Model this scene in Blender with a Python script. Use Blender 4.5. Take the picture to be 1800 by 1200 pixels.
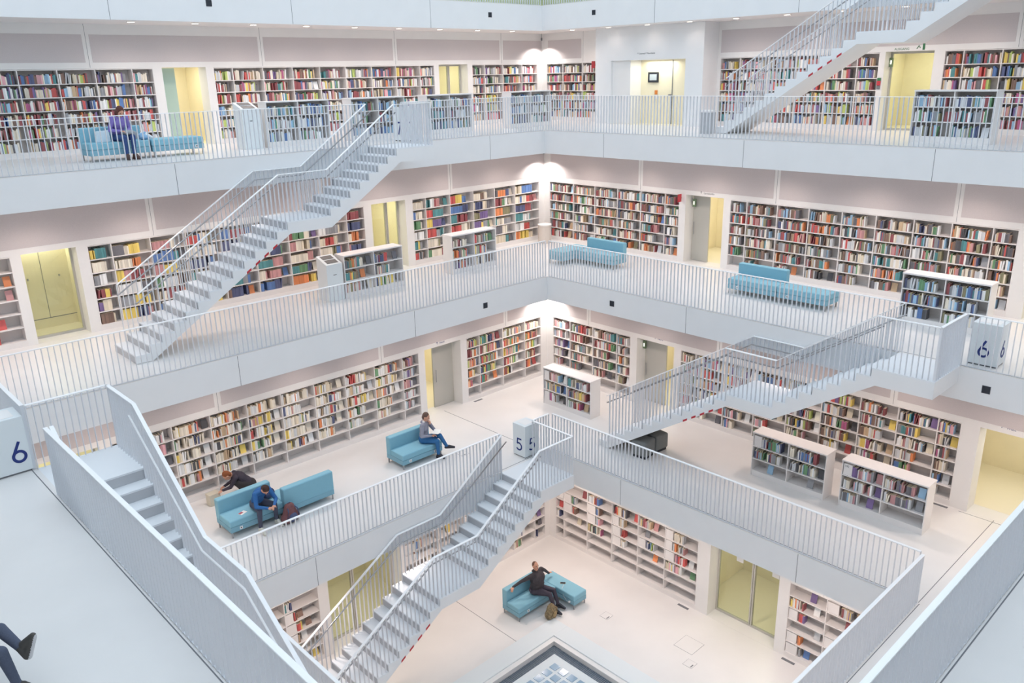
import bpy, bmesh, math, random
from mathutils import Vector, Matrix
random.seed(7)
for o in list(bpy.data.objects): bpy.data.objects.remove(o)
SC = bpy.context.scene
COL = SC.collection
R = math.radians

# ------------------------------------------------------------------ camera, world, exposure
CAM = Vector((-9.975744, -9.443432, 13.915644))
FPX = 1445.455
_az = math.pi/4 + 0.0302; _p = -0.3145; _r = -0.022
FWD = Vector((math.cos(_az)*math.cos(_p), math.sin(_az)*math.cos(_p), math.sin(_p)))
_rt = Vector((math.sin(_az), -math.cos(_az), 0)); _up = _rt.cross(FWD)
RT = math.cos(_r)*_rt + math.sin(_r)*_up; UP = -math.sin(_r)*_rt + math.cos(_r)*_up
cd = bpy.data.cameras.new('camera'); cam = bpy.data.objects.new('camera', cd); COL.objects.link(cam)
cd.lens = FPX/1800*36; cd.sensor_width = 36; cd.clip_start = 0.05; cd.clip_end = 200
M = Matrix.Identity(4)
for i in range(3):
    M[i][0] = RT[i]; M[i][1] = UP[i]; M[i][2] = -FWD[i]; M[i][3] = CAM[i]
cam.matrix_world = M
SC.camera = cam
def pix(p):                                   # only used to rank copies by their size in view
    d = Vector(p)-CAM; z = d.dot(FWD)
    if z < 0.2: return None
    return (900+FPX*d.dot(RT)/z, 600-FPX*d.dot(UP)/z, z)

world = bpy.data.worlds.new('world'); SC.world = world; world.use_nodes = True
wb = world.node_tree.nodes['Background']; wb.inputs[0].default_value = (0.76, 0.88, 1.0, 1); wb.inputs[1].default_value = 1.45
SC.view_settings.view_transform = 'Standard'; SC.view_settings.look = 'None'
SC.view_settings.exposure = 0.04; SC.view_settings.gamma = 1; SC.view_settings.use_curve_mapping = False
SC.cycles.use_denoising = True; SC.cycles.use_adaptive_sampling = True; SC.cycles.adaptive_threshold = 0.09; SC.cycles.adaptive_min_samples = 20; SC.cycles.max_bounces = 8; SC.cycles.diffuse_bounces = 4
SC.cycles.glossy_bounces = 2; SC.cycles.transmission_bounces = 4; SC.cycles.transparent_max_bounces = 8
SC.cycles.caustics_reflective = False; SC.cycles.caustics_refractive = False
SC.cycles.sample_clamp_indirect = 4
LAMP_W = 84.0; LAMP_C = (1.0, 0.83, 0.745)
CORNER_W = 120.0
ROOM_W = 27.0; ROOM_C = (1.0, 0.98, 0.86)

# ------------------------------------------------------------------ dimensions of the hall
H = 4.04984; T = 0.7228
Z = {k: (k-4)*H for k in range(3, 11)}
A = {9: 15.0, 8: 12.56, 7: 9.697, 6: 7.36, 5: 4.868}
W = {9: 19.2, 8: 16.6, 7: 14.27, 6: 11.666, 5: 9.17, 4: 6.5}
RH = 1.087

# ------------------------------------------------------------------ materials
def lin(c):
    return tuple((x/255/12.92 if x/255 <= 0.04045 else ((x/255+0.055)/1.055)**2.4) for x in c)+(1,)
MATS = {}
def mat(name, rgb, rough=0.6, metal=0.0, noise=0.0, nscale=20, bump=0.0, spec=0.5):
    if name in MATS: return MATS[name]
    m = bpy.data.materials.new(name); m.use_nodes = True; nt = m.node_tree
    b = nt.nodes['Principled BSDF']; c = lin(rgb)
    b.inputs['Base Color'].default_value = c; b.inputs['Roughness'].default_value = rough
    b.inputs['Metallic'].default_value = metal; b.inputs['Specular IOR Level'].default_value = spec
    if noise > 0 or bump > 0:
        tc = nt.nodes.new('ShaderNodeTexCoord'); n = nt.nodes.new('ShaderNodeTexNoise')
        n.inputs['Scale'].default_value = nscale; n.inputs['Detail'].default_value = 4
        nt.links.new(tc.outputs['Object'], n.inputs['Vector'])
        if noise > 0:
            r = nt.nodes.new('ShaderNodeValToRGB')
            r.color_ramp.elements[0].position = 0.3; r.color_ramp.elements[1].position = 0.7
            r.color_ramp.elements[0].color = tuple(x*(1-noise) for x in c[:3])+(1,)
            r.color_ramp.elements[1].color = tuple(min(1, x*(1+noise)) for x in c[:3])+(1,)
            nt.links.new(n.outputs['Fac'], r.inputs['Fac']); nt.links.new(r.outputs['Color'], b.inputs['Base Color'])
        if bump > 0:
            bp = nt.nodes.new('ShaderNodeBump'); bp.inputs['Strength'].default_value = bump; bp.inputs['Distance'].default_value = 0.01
            nt.links.new(n.outputs['Fac'], bp.inputs['Height']); nt.links.new(bp.outputs['Normal'], b.inputs['Normal'])
    MATS[name] = m; return m
def emit(name, rgb, s):
    if name in MATS: return MATS[name]
    m = bpy.data.materials.new(name); m.use_nodes = True; nt = m.node_tree
    nt.nodes.remove(nt.nodes['Principled BSDF']); e = nt.nodes.new('ShaderNodeEmission')
    e.inputs[0].default_value = lin(rgb); e.inputs[1].default_value = s
    nt.links.new(e.outputs[0], nt.nodes['Material Output'].inputs[0]); MATS[name] = m; return m
WHITE = mat('white_paint', (238, 236, 234), 0.6, noise=0.012, nscale=3)
FASCIA = mat('parapet_white', (236, 237, 238), 0.5, noise=0.012, nscale=2)
FLOORM = mat('polished_screed', (232, 230, 228), 0.32, noise=0.02, nscale=1.2)
CEIL = mat('ceiling_white', (235, 230, 228), 0.8)
PANEL = mat('acoustic_fabric', (208, 200, 200), 0.9, noise=0.03, nscale=60)
STEEL = mat('white_steel_shaded', (224, 227, 232), 0.45)  # railing bars: shade of their near faces is put into this greyer white
RAILM = mat('handrail_white_lit', (250, 251, 252), 0.35)  # handrails: lit top painted in as a brighter white than the bars
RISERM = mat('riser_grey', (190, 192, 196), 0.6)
GREY = mat('joint_grey', (120, 122, 126), 0.7)
SHELFM = mat('shelf_lacquer', (236, 232, 230), 0.5)
BACKM = mat('shelf_back', (222, 216, 213), 0.7)
TREADM = mat('tread_grey', (234, 237, 240), 0.5)
YEL = mat('lime_yellow_paint', (240, 230, 202), 0.7, noise=0.02, nscale=3)
YFLOOR = mat('lime_floor', (238, 230, 208), 0.4)
BLUE = mat('blue_wool', (134, 184, 202), 0.9, noise=0.06, nscale=120, bump=0.15)
BLUE2 = mat('blue_wool_base', (130, 174, 192), 0.9, noise=0.06, nscale=120)
METAL = mat('brushed_steel', (170, 170, 172), 0.3, 1.0)
BLACK = mat('black_mesh', (38, 42, 52), 0.6)
NAVY = mat('navy_print', (30, 50, 120), 0.6)
RED = mat('warning_red', (190, 50, 60), 0.6)
PAPER = mat('paper_cream', (240, 226, 200), 0.8)
GRATE = mat('dark_grate', (104, 114, 126), 0.6); JOINTM = mat('grate_bar', (132, 142, 152), 0.5)
GREEN = mat('sign_green', (60, 120, 80), 0.5)
PILLARM = mat('pillar_white', (226, 232, 234), 0.45)
FRAME = mat('door_frame_grey', (190, 188, 180), 0.5)
def glassmat():
    m = bpy.data.materials.new('clear_glass'); m.use_nodes = True; nt = m.node_tree
    nt.nodes.remove(nt.nodes['Principled BSDF'])
    t = nt.nodes.new('ShaderNodeBsdfTransparent'); t.inputs[0].default_value = (0.93, 0.96, 0.90, 1)
    g = nt.nodes.new('ShaderNodeBsdfGlossy'); g.inputs['Roughness'].default_value = 0.03
    x = nt.nodes.new('ShaderNodeMixShader'); x.inputs[0].default_value = 0.05
    nt.links.new(t.outputs[0], x.inputs[1]); nt.links.new(g.outputs[0], x.inputs[2])
    nt.links.new(x.outputs[0], nt.nodes['Material Output'].inputs[0]); return m
GLASS = glassmat()
SKYGLASS = mat('blue_float_glass', (150, 178, 200), 0.15)
def bookmat(kind):
    m = bpy.data.materials.new('book_cover_'+kind); m.use_nodes = True; nt = m.node_tree; b = nt.nodes['Principled BSDF']
    if kind == 'single':
        n = nt.nodes.new('ShaderNodeObjectInfo'); nt.links.new(n.outputs['Color'], b.inputs['Base Color'])
    else:
        n = nt.nodes.new('ShaderNodeVertexColor'); n.layer_name = 'Col'; nt.links.new(n.outputs['Color'], b.inputs['Base Color'])
    b.inputs['Roughness'].default_value = 0.55; return m
BOOK1 = bookmat('single'); BOOKN = bookmat('many')

# ------------------------------------------------------------------ mesh helpers
def mesh(name, V, F, mats, midx=None):
    me = bpy.data.meshes.new(name); me.from_pydata([tuple(v) for v in V], [], F); me.update()
    for m in (mats if isinstance(mats, (list, tuple)) else [mats]): me.materials.append(m)
    if midx: me.polygons.foreach_set('material_index', midx)
    return me
def link(name, me, parent=None, loc=None, rz=0):
    o = bpy.data.objects.new(name, me); COL.objects.link(o)
    if parent: o.parent = parent
    if loc: o.location = loc
    if rz: o.rotation_euler[2] = rz
    return o
def tag(o, label=None, cat=None, group=None, kind=None):
    if label: o['label'] = label
    if cat: o['category'] = cat
    if group: o['group'] = group
    if kind: o['kind'] = kind
    return o
def empty(name, loc, rz=0):
    o = bpy.data.objects.new(name, None); COL.objects.link(o); o.location = loc; o.rotation_euler[2] = rz
    o.empty_display_size = 0.1; return o
class MB:
    def __init__(s): s.V = []; s.F = []; s.I = []; s.M = []
    def mi(s, m):
        if m not in s.M: s.M.append(m)
        return s.M.index(m)
    def add(s, V, F, m):
        n = len(s.V); s.V += [Vector(v) for v in V]; i = s.mi(m)
        for f in F: s.F.append([n+a for a in f]); s.I.append(i)
    def box(s, a, b, m):
        x0, y0, z0 = [min(a[i], b[i]) for i in range(3)]; x1, y1, z1 = [max(a[i], b[i]) for i in range(3)]
        s.add([(x0,y0,z0),(x1,y0,z0),(x1,y1,z0),(x0,y1,z0),(x0,y0,z1),(x1,y0,z1),(x1,y1,z1),(x0,y1,z1)],
              [(0,3,2,1),(4,5,6,7),(0,1,5,4),(1,2,6,5),(2,3,7,6),(3,0,4,7)], m)
    def bar(s, p, q, w, h, m, up=(0,0,1)):      # rectangular bar, w sideways, h along up
        p = Vector(p); q = Vector(q); d = (q-p).normalized(); u = Vector(up)
        if abs(d.dot(u)) > 0.99: u = Vector((1,0,0))
        sd = d.cross(u).normalized(); u = sd.cross(d).normalized()
        c = [-sd*w/2-u*h/2, sd*w/2-u*h/2, sd*w/2+u*h/2, -sd*w/2+u*h/2]
        s.add([p+a for a in c]+[q+a for a in c], [(0,1,2,3),(7,6,5,4),(0,4,5,1),(1,5,6,2),(2,6,7,3),(3,7,4,0)], m)
    def tube(s, pts, r, m, n=8):
        pts = [Vector(p) for p in pts]; rings = []
        for i, p in enumerate(pts):
            d = (pts[min(i+1, len(pts)-1)]-pts[max(i-1, 0)]).normalized()
            u = Vector((0,0,1)) if abs(d.z) < 0.95 else Vector((1,0,0))
            a = d.cross(u).normalized(); b = a.cross(d)
            rr = r[i] if isinstance(r, (list, tuple)) else r
            rings.append([p+(a*math.cos(2*math.pi*k/n)+b*math.sin(2*math.pi*k/n))*rr for k in range(n)])
        V = [v for g in rings for v in g]; F = []
        for i in range(len(pts)-1):
            for k in range(n): F.append((i*n+k, i*n+(k+1)%n, (i+1)*n+(k+1)%n, (i+1)*n+k))
        F.append(tuple(range(n))[::-1]); F.append(tuple((len(pts)-1)*n+k for k in range(n)))
        s.add(V, F, m)
    def prism(s, poly, axis, a, b, m):           # poly in the two other axes, extruded along axis
        n = len(poly)
        def P(u, v, w):
            return {'x': (w, u, v), 'y': (u, w, v), 'z': (u, v, w)}[axis]
        V = [P(u, v, a) for u, v in poly]+[P(u, v, b) for u, v in poly]
        F = [tuple(range(n)), tuple(range(2*n-1, n-1, -1))]+[(i, i+n, (i+1)%n+n, (i+1)%n) for i in range(n)]
        s.add(V, F, m)
    def build(s, name, parent=None, loc=None, rz=0, bevel=0, smooth=False, segs=2):
        me = mesh(name, s.V, s.F, s.M, s.I); bm = bmesh.new(); bm.from_mesh(me); bmesh.ops.recalc_face_normals(bm, faces=bm.faces); bm.to_mesh(me); bm.free()
        o = link(name, me, parent, loc, rz)
        if smooth:
            for p in me.polygons: p.use_smooth = True
        if bevel:
            b = o.modifiers.new('bevel', 'BEVEL'); b.width = bevel; b.segments = segs; b.limit_method = 'ANGLE'
        return o
def one(name, a, b, m, parent=None, **k):
    s = MB(); s.box(a, b, m); return s.build(name, parent, **k)
def struct(o): o['kind'] = 'structure'; return o
def area(name, loc, size, watt, col, rot=(0,0,0), sy=None):
    l = bpy.data.lights.new(name, 'AREA'); l.energy = watt; l.color = col; l.size = size
    if sy: l.shape = 'RECTANGLE'; l.size_y = sy
    o = bpy.data.objects.new(name, l); COL.objects.link(o); o.location = loc; o.rotation_euler = rot; return o

# side frames: lx runs rightwards as seen from the void, ly goes into the wall
ROT = {'L': 0, 'R': -math.pi/2, 'NR': math.pi, 'NL': math.pi/2}
def side_pt(side, t, d, z):                    # t is the world coordinate along the side
    return {'L': (t, d, z), 'R': (d, t, z), 'NL': (-d, t, z), 'NR': (t, -d, z)}[side]
def lx(side, t): return {'L': t, 'R': -t, 'NR': -t, 'NL': t}[side]

# ------------------------------------------------------------------ slabs
def ring(name, k, ix0, ix1, iy0, iy1, out, th, mtop=FLOORM):
    s = MB(); z1 = Z[k]; z0 = z1-th; tt = 0.02
    for a, b in (((-out, iy1), (out, out)), ((-out, -out), (out, iy0)), ((ix1, iy0), (out, iy1)), ((-out, iy0), (ix0, iy1))):
        s.box((a[0], a[1], z0), (b[0], b[1], z1-tt), FASCIA)
    o = struct(s.build(name)); s = MB()
    for a, b in (((-out, iy1), (out, out)), ((-out, -out), (out, iy0)), ((ix1, iy0), (out, iy1)), ((-out, iy0), (ix0, iy1))):
        s.box((a[0], a[1], z1-tt), (b[0], b[1], z1), mtop)
    struct(s.build('floor')); s = MB(); ce = 0.004
    for a, b in (((-out, iy1+0.02), (out, out)), ((-out, -out), (out, iy0-0.02)), ((ix1+0.02, iy0-.02), (out, iy1+.02)), ((-out, iy0-.02), (ix0-0.02, iy1+.02))):
        s.box((a[0], a[1], z0-ce), (b[0], b[1], z0), CEIL)
    struct(s.build('ceiling'))
for k in (5, 6, 8, 9):
    a = A[k]; ring('gallery_slab', k, -a, a, -a, a, W[k]+3.2, 0.84 if k == 8 else T)
ring('gallery_slab', 7, -10.15, A[7], -9.78, A[7], W[7]+3.2, T)
SK = 2.86
s = MB(); o4 = W[4]+3.2
for a, b in (((-o4, SK), (o4, o4)), ((-o4, -o4), (o4, -SK)), ((SK, -SK), (o4, SK)), ((-o4, -SK), (-SK, SK))):
    s.box((a[0], a[1], -0.4), (b[0], b[1], 0), FLOORM)
struct(s.build('floor'))

# fascia joints
for side, k, ts in (('L', 8, (-7.2, -2.3, 2.6, 7.5)), ('R', 8, (7.6, 2.7, -2.3)), ('L', 7, (-7.2, -2.4, 2.5, 7.3)), ('R', 7, (7.2, 2.4, -2.4, -7.2)),
                    ('L', 6, (-2.55, 2.36)), ('R', 6, (2.36, )), ('L', 5, (-2.5, )), ('R', 5, (2.4, -2.45))):
    for t in ts:
        h = (0.84 if k == 8 else T)
        s = MB(); p = side_pt(side, t-0.005, A[k]-0.003, Z[k]-h); q = side_pt(side, t+0.005, A[k]+0.01, Z[k]-0.02)
        s.box(p, q, GREY); struct(s.build('trim_1'))

for side, k in (('L', 7), ('R', 7), ('L', 6), ('R', 6), ('NL', 6), ('NR', 6), ('L', 5), ('R', 5), ('NR', 5), ('NL', 5)):
    s = MB(); s.box(side_pt(side, -A[k], A[k]+0.08, Z[k]), side_pt(side, A[k], A[k]+0.094, Z[k]+0.0025), GREY); struct(s.build('trim_1'))

# ------------------------------------------------------------------ skylight in the ground floor
s = MB()
for (a, b) in (((-3.52, 3.0), (3.52, 3.52)), ((-3.52, -3.52), (3.52, -3.0)), ((3.0, -3.0), (3.52, 3.0)), ((-3.52, -3.0), (-3.0, 3.0))):
    s.box((a[0], a[1], -0.05), (b[0], b[1], 0.03), PILLARM)
rim = s.build('rim', bevel=0.004)
skl = empty('floor_skylight', (0, 0, 0)); rim.parent = skl
tag(skl, 'square glass floor light with pale stone rim and dark grating, sunk in the lowest floor', 'floor light')
s = MB()
for (a, b) in (((-2.88, 2.62), (2.88, 2.88)), ((-2.88, -2.88), (2.88, -2.62)), ((2.62, -2.62), (2.88, 2.62)), ((-2.88, -2.62), (-2.62, 2.62))):
    s.box((a[0], a[1], -0.16), (b[0], b[1], -0.14), GRATE)
for i in range(0, 120):
    u = -2.86+i*0.048
    s.box((u, 2.62, -0.14), (u+0.012, 2.88, -0.125), JOINTM); s.box((2.62, u, -0.14), (2.88, u+0.012, -0.125), JOINTM)
s.build('grating', skl)
s = MB(); s.box((-3.0, -3.0, -0.3), (3.0, 3.0, -0.17), GREY)
for (a, b) in (((-3.0, 2.88), (3.0, 3.0)), ((-3.0, -3.0), (3.0, -2.88)), ((2.88, -2.88), (3.0, 2.88)), ((-3.0, -2.88), (-2.88, 2.88))):
    s.box((a[0], a[1], -0.3), (b[0], b[1], -0.06), FRAME)
s.build('well', skl)
one('glazing_frame', (-2.62, -2.62, -0.17), (2.62, 2.62, -0.12), PILLARM, skl)
me = None
for i in range(0, 17):
    for j in range(0, 17):
        x = 2.27-i*0.285; y = 2.27-j*0.285
        p = pix((x, y, -0.1))
        if p and 0 < p[0] < 1800 and p[1] < 1215:
            if me is None:
                o = one('glass_pane', (-0.1, -0.1, 0), (0.1, 0.1, 0.012), SKYGLASS, skl, loc=(x, y, -0.118)); me = o.data
            else: link('glass_pane', me, skl, (x, y, -0.118))

# ------------------------------------------------------------------ books
PAL = {'dark red': (128,36,42), 'red': (196,48,44), 'orange': (226,112,46), 'yellow': (236,200,70), 'cream': (238,226,204), 'white': (240,240,238),
       'pale grey': (205,208,212), 'grey': (128,130,136), 'black': (40,40,46), 'navy': (44,54,100), 'blue': (52,96,168), 'light blue': (130,178,214),
       'teal': (40,118,124), 'green': (70,128,76), 'lime': (176,200,84), 'olive': (116,110,70), 'brown': (104,70,54), 'tan': (196,160,116),
       'pink': (222,150,160), 'magenta': (168,56,110), 'purple': (92,64,128), 'dusty rose': (190,120,120), 'charcoal': (74,72,80), 'sand': (222,206,176)}
STY = {
 'multi': 'white white white white cream cream cream cream pale grey pale grey,sand,sand,pale grey,dark red dark red,red,red,orange,yellow,black charcoal,navy,blue,light blue,teal,green,lime,brown,tan,pink,magenta,purple,dusty rose,grey,dark red,brown,brown',
 'white': 'cream cream cream cream cream cream cream white white white white white white sand sand sand pale grey,cream,white,white,pale grey,red,orange,navy,black,yellow,green,tan,tan,dusty rose',
 'dark': 'white white white cream cream cream,pale grey,pale grey,brown brown dark red dark red,charcoal charcoal black,brown,grey,dusty rose,navy,teal,olive,red,sand,tan,orange,green,light blue',
 'warm': 'cream cream sand,orange orange,tan,yellow,brown,dark red,dusty rose,white,green,black,navy,lime,pale grey,teal,red',
 'cool': 'white,pale grey,light blue light blue,teal,blue,navy navy,grey,green,cream,black,dark red,olive,white,pale grey',
 'art': 'dark red,red,navy,olive,cream,cream,cream,white,brown,blue,teal,orange,charcoal,sand,grey,dusty rose,purple,yellow,green',
 'pale': 'pale grey pale grey white white,dusty rose dusty rose,pink,charcoal,cream,purple,grey,light blue'}
for k in STY: STY[k] = None if False else [w.strip() for w in STY[k].replace(',', '|').split('|')]
def expand(lst):
    out = []
    for w in lst:
        toks = w.split(' '); i = 0
        while i < len(toks):
            two = ' '.join(toks[i:i+2])
            if two in PAL: out.append(two); i += 2
            else: out.append(toks[i]); i += 1
    return out
STY = {k: expand(v) for k, v in STY.items()}
BOOKS = []       # world matrix base, size (w, d, h), colour, description
def fill(mw, x0, x1, z, hmax, depth, sty, dens, desc, runs=False, face=0.0):
    w = x1-x0; x = x0+0.01+random.random()*0.02; end = x0+w*min(0.985, dens*random.uniform(0.8, 1.12)); n = 0
    col = None; left = 0; hh = 0
    if dens <= 0: return
    while x < end:
        if left <= 0:
            col = random.choice(STY[sty]); left = random.choice((1, 1, 1, 2, 3)) if not runs else random.randint(2, 11)
            hh = random.uniform(0.19, min(hmax-0.02, 0.265)); dd = random.uniform(0.13, 0.19); ww = random.uniform(0.018, 0.042)
            if runs: ww = random.uniform(0.03, 0.055); hh = random.uniform(0.2, min(0.28, hmax-0.015)); dd = random.uniform(0.17, 0.24)
        left -= 1; tw = ww*random.uniform(0.85, 1.15)
        if x+tw > end: break
        h = hh*random.uniform(0.97, 1.03) if runs else hh*random.uniform(0.9, 1.08); h = min(h, hmax-0.01)
        d = min(dd*random.uniform(0.95, 1.05), depth-0.03)
        n += 1; y0 = 0.035+random.uniform(0, 0.012)
        tilt = 0
        if random.random() < 0.03 and x+tw+0.06 < x1: tilt = random.uniform(-0.18, -0.05)
        BOOKS.append((mw @ Matrix.Translation((x, y0, z)) @ Matrix.Rotation(-tilt, 4, 'Y'), (tw-0.001, d, h), col, desc, n)); x += tw
        if tilt: x += 0.05
        if random.random() < 0.025: x += random.uniform(0.03, 0.1)
    if end < x1-0.2 and random.random() < face:
        cx = random.uniform(end+0.03, x1-0.17); h = min(0.23, hmax-0.03)
        BOOKS.append((mw @ Matrix.Translation((cx, 0.09, z)) @ Matrix.Rotation(R(-14), 4, 'X'), (0.15, 0.02, h), random.choice(STY[sty]+['red', 'blue', 'orange']), desc, 0))

def shelfcase(name, label, side, k, tA, tB, divs, rows, sty, dens, short, htop=2.09, hbot=0.14, depth=0.34, runs=False, face=0.3, empties=(), d0=None, free=False, blocks=False, rowst=None):
    """tA is the left end and tB the right end seen from the void; divs are world coordinates of the uprights"""
    d0 = W[k] if d0 is None else d0
    L0 = lx(side, tA); L1 = lx(side, tB); ds = [lx(side, t)-L0 for t in divs]; w = L1-L0
    e = empty(name, side_pt(side, tA, d0, Z[k]), ROT[side]); tag(e, label, 'bookcase', 'free-standing low shelving units' if free else 'built-in wall bookcases')
    b = 0.02; th = 0.022
    s = MB(); m = SHELFM
    s.box((0, 0, 0.0), (b, depth, htop+b), m); s.box((w-b, 0, 0.0), (w, depth, htop+b), m)
    if free:
        s.box((-0.01, -0.01, htop), (w+0.01, depth+0.01, htop+0.035), m)
    else:
        s.box((b, 0, htop), (w-b, depth, htop+b), m)
    s.build('carcass', e, bevel=0.002)
    one('plinth', (b, 0.0 if not free else 0.02, 0.0), (w-b, depth, hbot), m, e)
    one('back_panel', (b, depth-0.02, hbot), (w-b, depth-0.004, htop), BACKM if not free else SHELFM, e)
    rh = (htop-hbot)/rows; zs = [hbot+i*rh for i in range(rows)]
    for z in zs[1:]: one('shelf', (b, 0.004, z-th), (w-b, depth-0.02, z), m, e)
    for x in ds: one('upright', (x-0.011, 0.002, hbot), (x+0.011, depth-0.02, htop), m, e)
    edges = [b]+ds+[w-b]; mw = Matrix.Translation(side_pt(side, tA, d0, Z[k])) @ Matrix.Rotation(ROT[side], 4, 'Z')
    O = ['1st', '2nd', '3rd', '4th', '5th', '6th', '7th', '8th', '9th', '10th', '11th']
    rn = {6: ['bottom', 'fifth', 'fourth', 'third', 'second', 'top'], 3: ['bottom', 'middle', 'top'], 5: ['bottom', 'fourth', 'third', 'second', 'top']}[rows]
    for ci in range(len(edges)-1):
        for ri in range(rows):
            x0 = edges[ci]+0.013; x1 = edges[ci+1]-0.013
            dn = dens[ri] if isinstance(dens, (list, tuple)) else dens
            if (ci, ri) in empties: dn = 0
            st = sty
            if rowst and ci in rowst: st = rowst[ci]
            if isinstance(sty, (list, tuple)): st = sty[ci % len(sty)]
            if blocks and dn > 0:
                q = random.random()
                if q < 0.5 and x1-x0 > 0.5:
                    bw = random.uniform(0.2, 0.3); one('divider_block', (x0, 0.02, zs[ri]), (x0+bw, 0.2, zs[ri]+rh-th-0.03), SHELFM, e); x0 += bw+0.01
                    if random.random() < 0.6: x1 = x0+(x1-x0)*0.5
                elif q < 0.8:
                    fill(mw, x0, x1, zs[ri]+0.001, rh-th-0.03, depth-0.03, st, 0.001, (short, rn[ri], O[ci]), face=1.0); continue
            fill(mw, x0, x1, zs[ri]+0.001, rh-th-0.015, depth-0.03, st, dn, (short, rn[ri], O[ci]), runs, face)
    return e, mw, zs, rh

def grid(lo, hi, ts): return [t for t in ts if lo < t < hi]
walls = {}
OPEN = {}   # (side, level) -> list of openings (t0, t1, height)
def wallopen(side, k, t0, t1, h): OPEN.setdefault((side, k), []).append((min(t0, t1), max(t0, t1), h))
def wcase(label, side, k, tA, tB, divs, **kw):
    wallopen(side, k, tA, tB, 2.115)
    return shelfcase('bookcase', label, side, k, tA, tB, divs, kw.pop('rows', 6), **kw)
F7 = 0.93
wcase('wall bookcase of bright mixed books behind the person in purple, top gallery', 'L', 7, -6.4, -0.80, (-5.94, -5.03, -4.12, -3.21, -2.30, -1.36), sty='multi', dens=F7, short='top gallery case', face=0.5)
wcase('longest wall bookcase of the top gallery, between two doorways left of the corner', 'L', 7, 0.90, 8.92, (1.48, 2.43, 3.41, 4.36, 5.3, 6.29, 7.28, 8.29), sty='multi', dens=F7, short='longest top case', face=0.5)
wcase('short wall bookcase on the top gallery, ending at the brightly lit corner', 'L', 7, 10.66, 14.03, (11.28, 12.19, 13.19), sty='multi', dens=F7, short='top corner case')
wcase('narrow wall bookcase on the top gallery between lit corner and concrete block', 'R', 7, 14.02, 11.3, (13.16, 12.17), sty='multi', dens=F7, short='narrow top case')
wcase('wall bookcase of the top gallery seen behind the topmost staircase', 'R', 7, 6.20, 1.05, (5.48, 4.5, 3.55, 2.6, 1.68), sty='multi', dens=0.88, short='top stair case')
wcase('wall bookcase on the top gallery beyond the exit door, reaching the picture edge', 'R', 7, -0.66, -6.2, (-1.14, -2.06, -3.02, -3.98, -4.94, -5.9), sty='multi', dens=0.9, short='top exit case')
wcase('sparsely filled end bookcase beside the lime cupboards, middle gallery', 'L', 6, -7.6, -5.63, (-6.6,), sty='art', dens=0.45, short='cupboard end case', runs=True, face=0.8)
wcase('long wall bookcase of big bound volumes behind the middle staircase', 'L', 6, -4.0, 3.88, (-3.45, -2.51, -1.6, -0.67, 0.28, 1.30, 2.27, 3.25), sty='art', dens=0.8, short='bound volume case', runs=True, face=0.5)
wcase('wall bookcase of bound volumes at the far corner, middle gallery', 'L', 6, 5.69, 11.42, (6.23, 7.24, 8.25, 9.23, 10.20), sty='art', dens=0.78, short='middle corner case', runs=True, face=0.5)
wcase('densely filled wall bookcase behind the blue corner sofa, middle gallery', 'R', 6, 11.40, 5.73, (10.24, 9.24, 8.24, 7.26, 6.29), sty='dark', dens=[0.6, 0.75, 0.85, 0.88, 0.92, 0.9], short='sofa corner case', face=0.6)
wcase('long densely filled wall bookcase behind the blue bench, middle gallery', 'R', 6, 3.92, -3.80, (3.36, 2.38, 1.42, .47, -.45, -1.41, -2.32, -3.25), sty='dark', dens=[0.5, 0.75, 0.85, 0.9, 0.9, 0.8], short='bench wall case', face=0.5, empties=((0, 0),))
wcase('long wall bookcase of cream paperbacks behind the seated readers', 'L', 5, -4.95, 3.75, (-4.54, -3.59, -2.65, -1.68, -0.73, 0.24, 1.21, 2.18, 3.15), sty='white', dens=[0.0, 0.62, 0.72, 0.76, 0.8, 0.78], short='paperback wall case', face=0.7, rowst={9: 'pale', 0: 'pale', 1: 'pale'})
wcase('wall bookcase of orange and yellow spines left of the lower corner', 'L', 5, 5.60, 8.90, (6.14, 7.14, 8.14), sty='warm', dens=[0.05, 0.5, 0.7, 0.85, 0.85, 0.85], short='lower corner case', face=0.4)
wcase('wall bookcase right of the lower corner, behind the low white unit', 'R', 5, 8.87, 5.57, (8.10, 7.11, 6.12), sty=['pale', 'dark', 'dark', 'dark'], dens=[0.0, 0.5, 0.7, 0.75, 0.8, 0.8], short='case facing corner', face=0.4)
wcase('long wall bookcase of colourful paperbacks behind the two low units', 'R', 5, 3.72, -3.96, (3.2, 2.23, 1.26, .3, -.65, -1.63, -2.55, -3.46), sty='multi', dens=[0.35, 0.5, 0.65, 0.7, 0.6, 0.7], short='colourful wall case', face=0.6)
wcase('sparse wall bookcase beside the glass door under the lower staircase', 'L', 4, -4.6, -1.67, (-3.6, -2.6), sty='warm', dens=0.3, short='lowest stair case', face=0.8, blocks=True)
wcase('wall bookcase seen through the railings of the lowest staircase', 'L', 4, 0.95, 6.3, (2.1, 3.05, 4.0, 4.95, 5.85), sty='multi', dens=0.4, short='lowest hidden case', face=0.6, blocks=True)
wcase('white wall bookcase with few displayed books behind the man in black', 'R', 4, 6.25, 1.05, (5.9, 4.95, 4.0, 3.05, 2.12), sty='multi', dens=[0.0, 0.0, 0.5, 0.5, 0.5, 0.5], short='lowest display case', face=0.8, blocks=True)
wcase('sparse wall bookcase on the lowest floor beyond the double glass door', 'R', 4, -1.55, -4.6, (-2.5, -3.4), sty='multi', dens=[0.3, 0.3, 0.5, 0.5, 0.5, 0.5], short='lowest end case', face=0.8, blocks=True)
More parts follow.
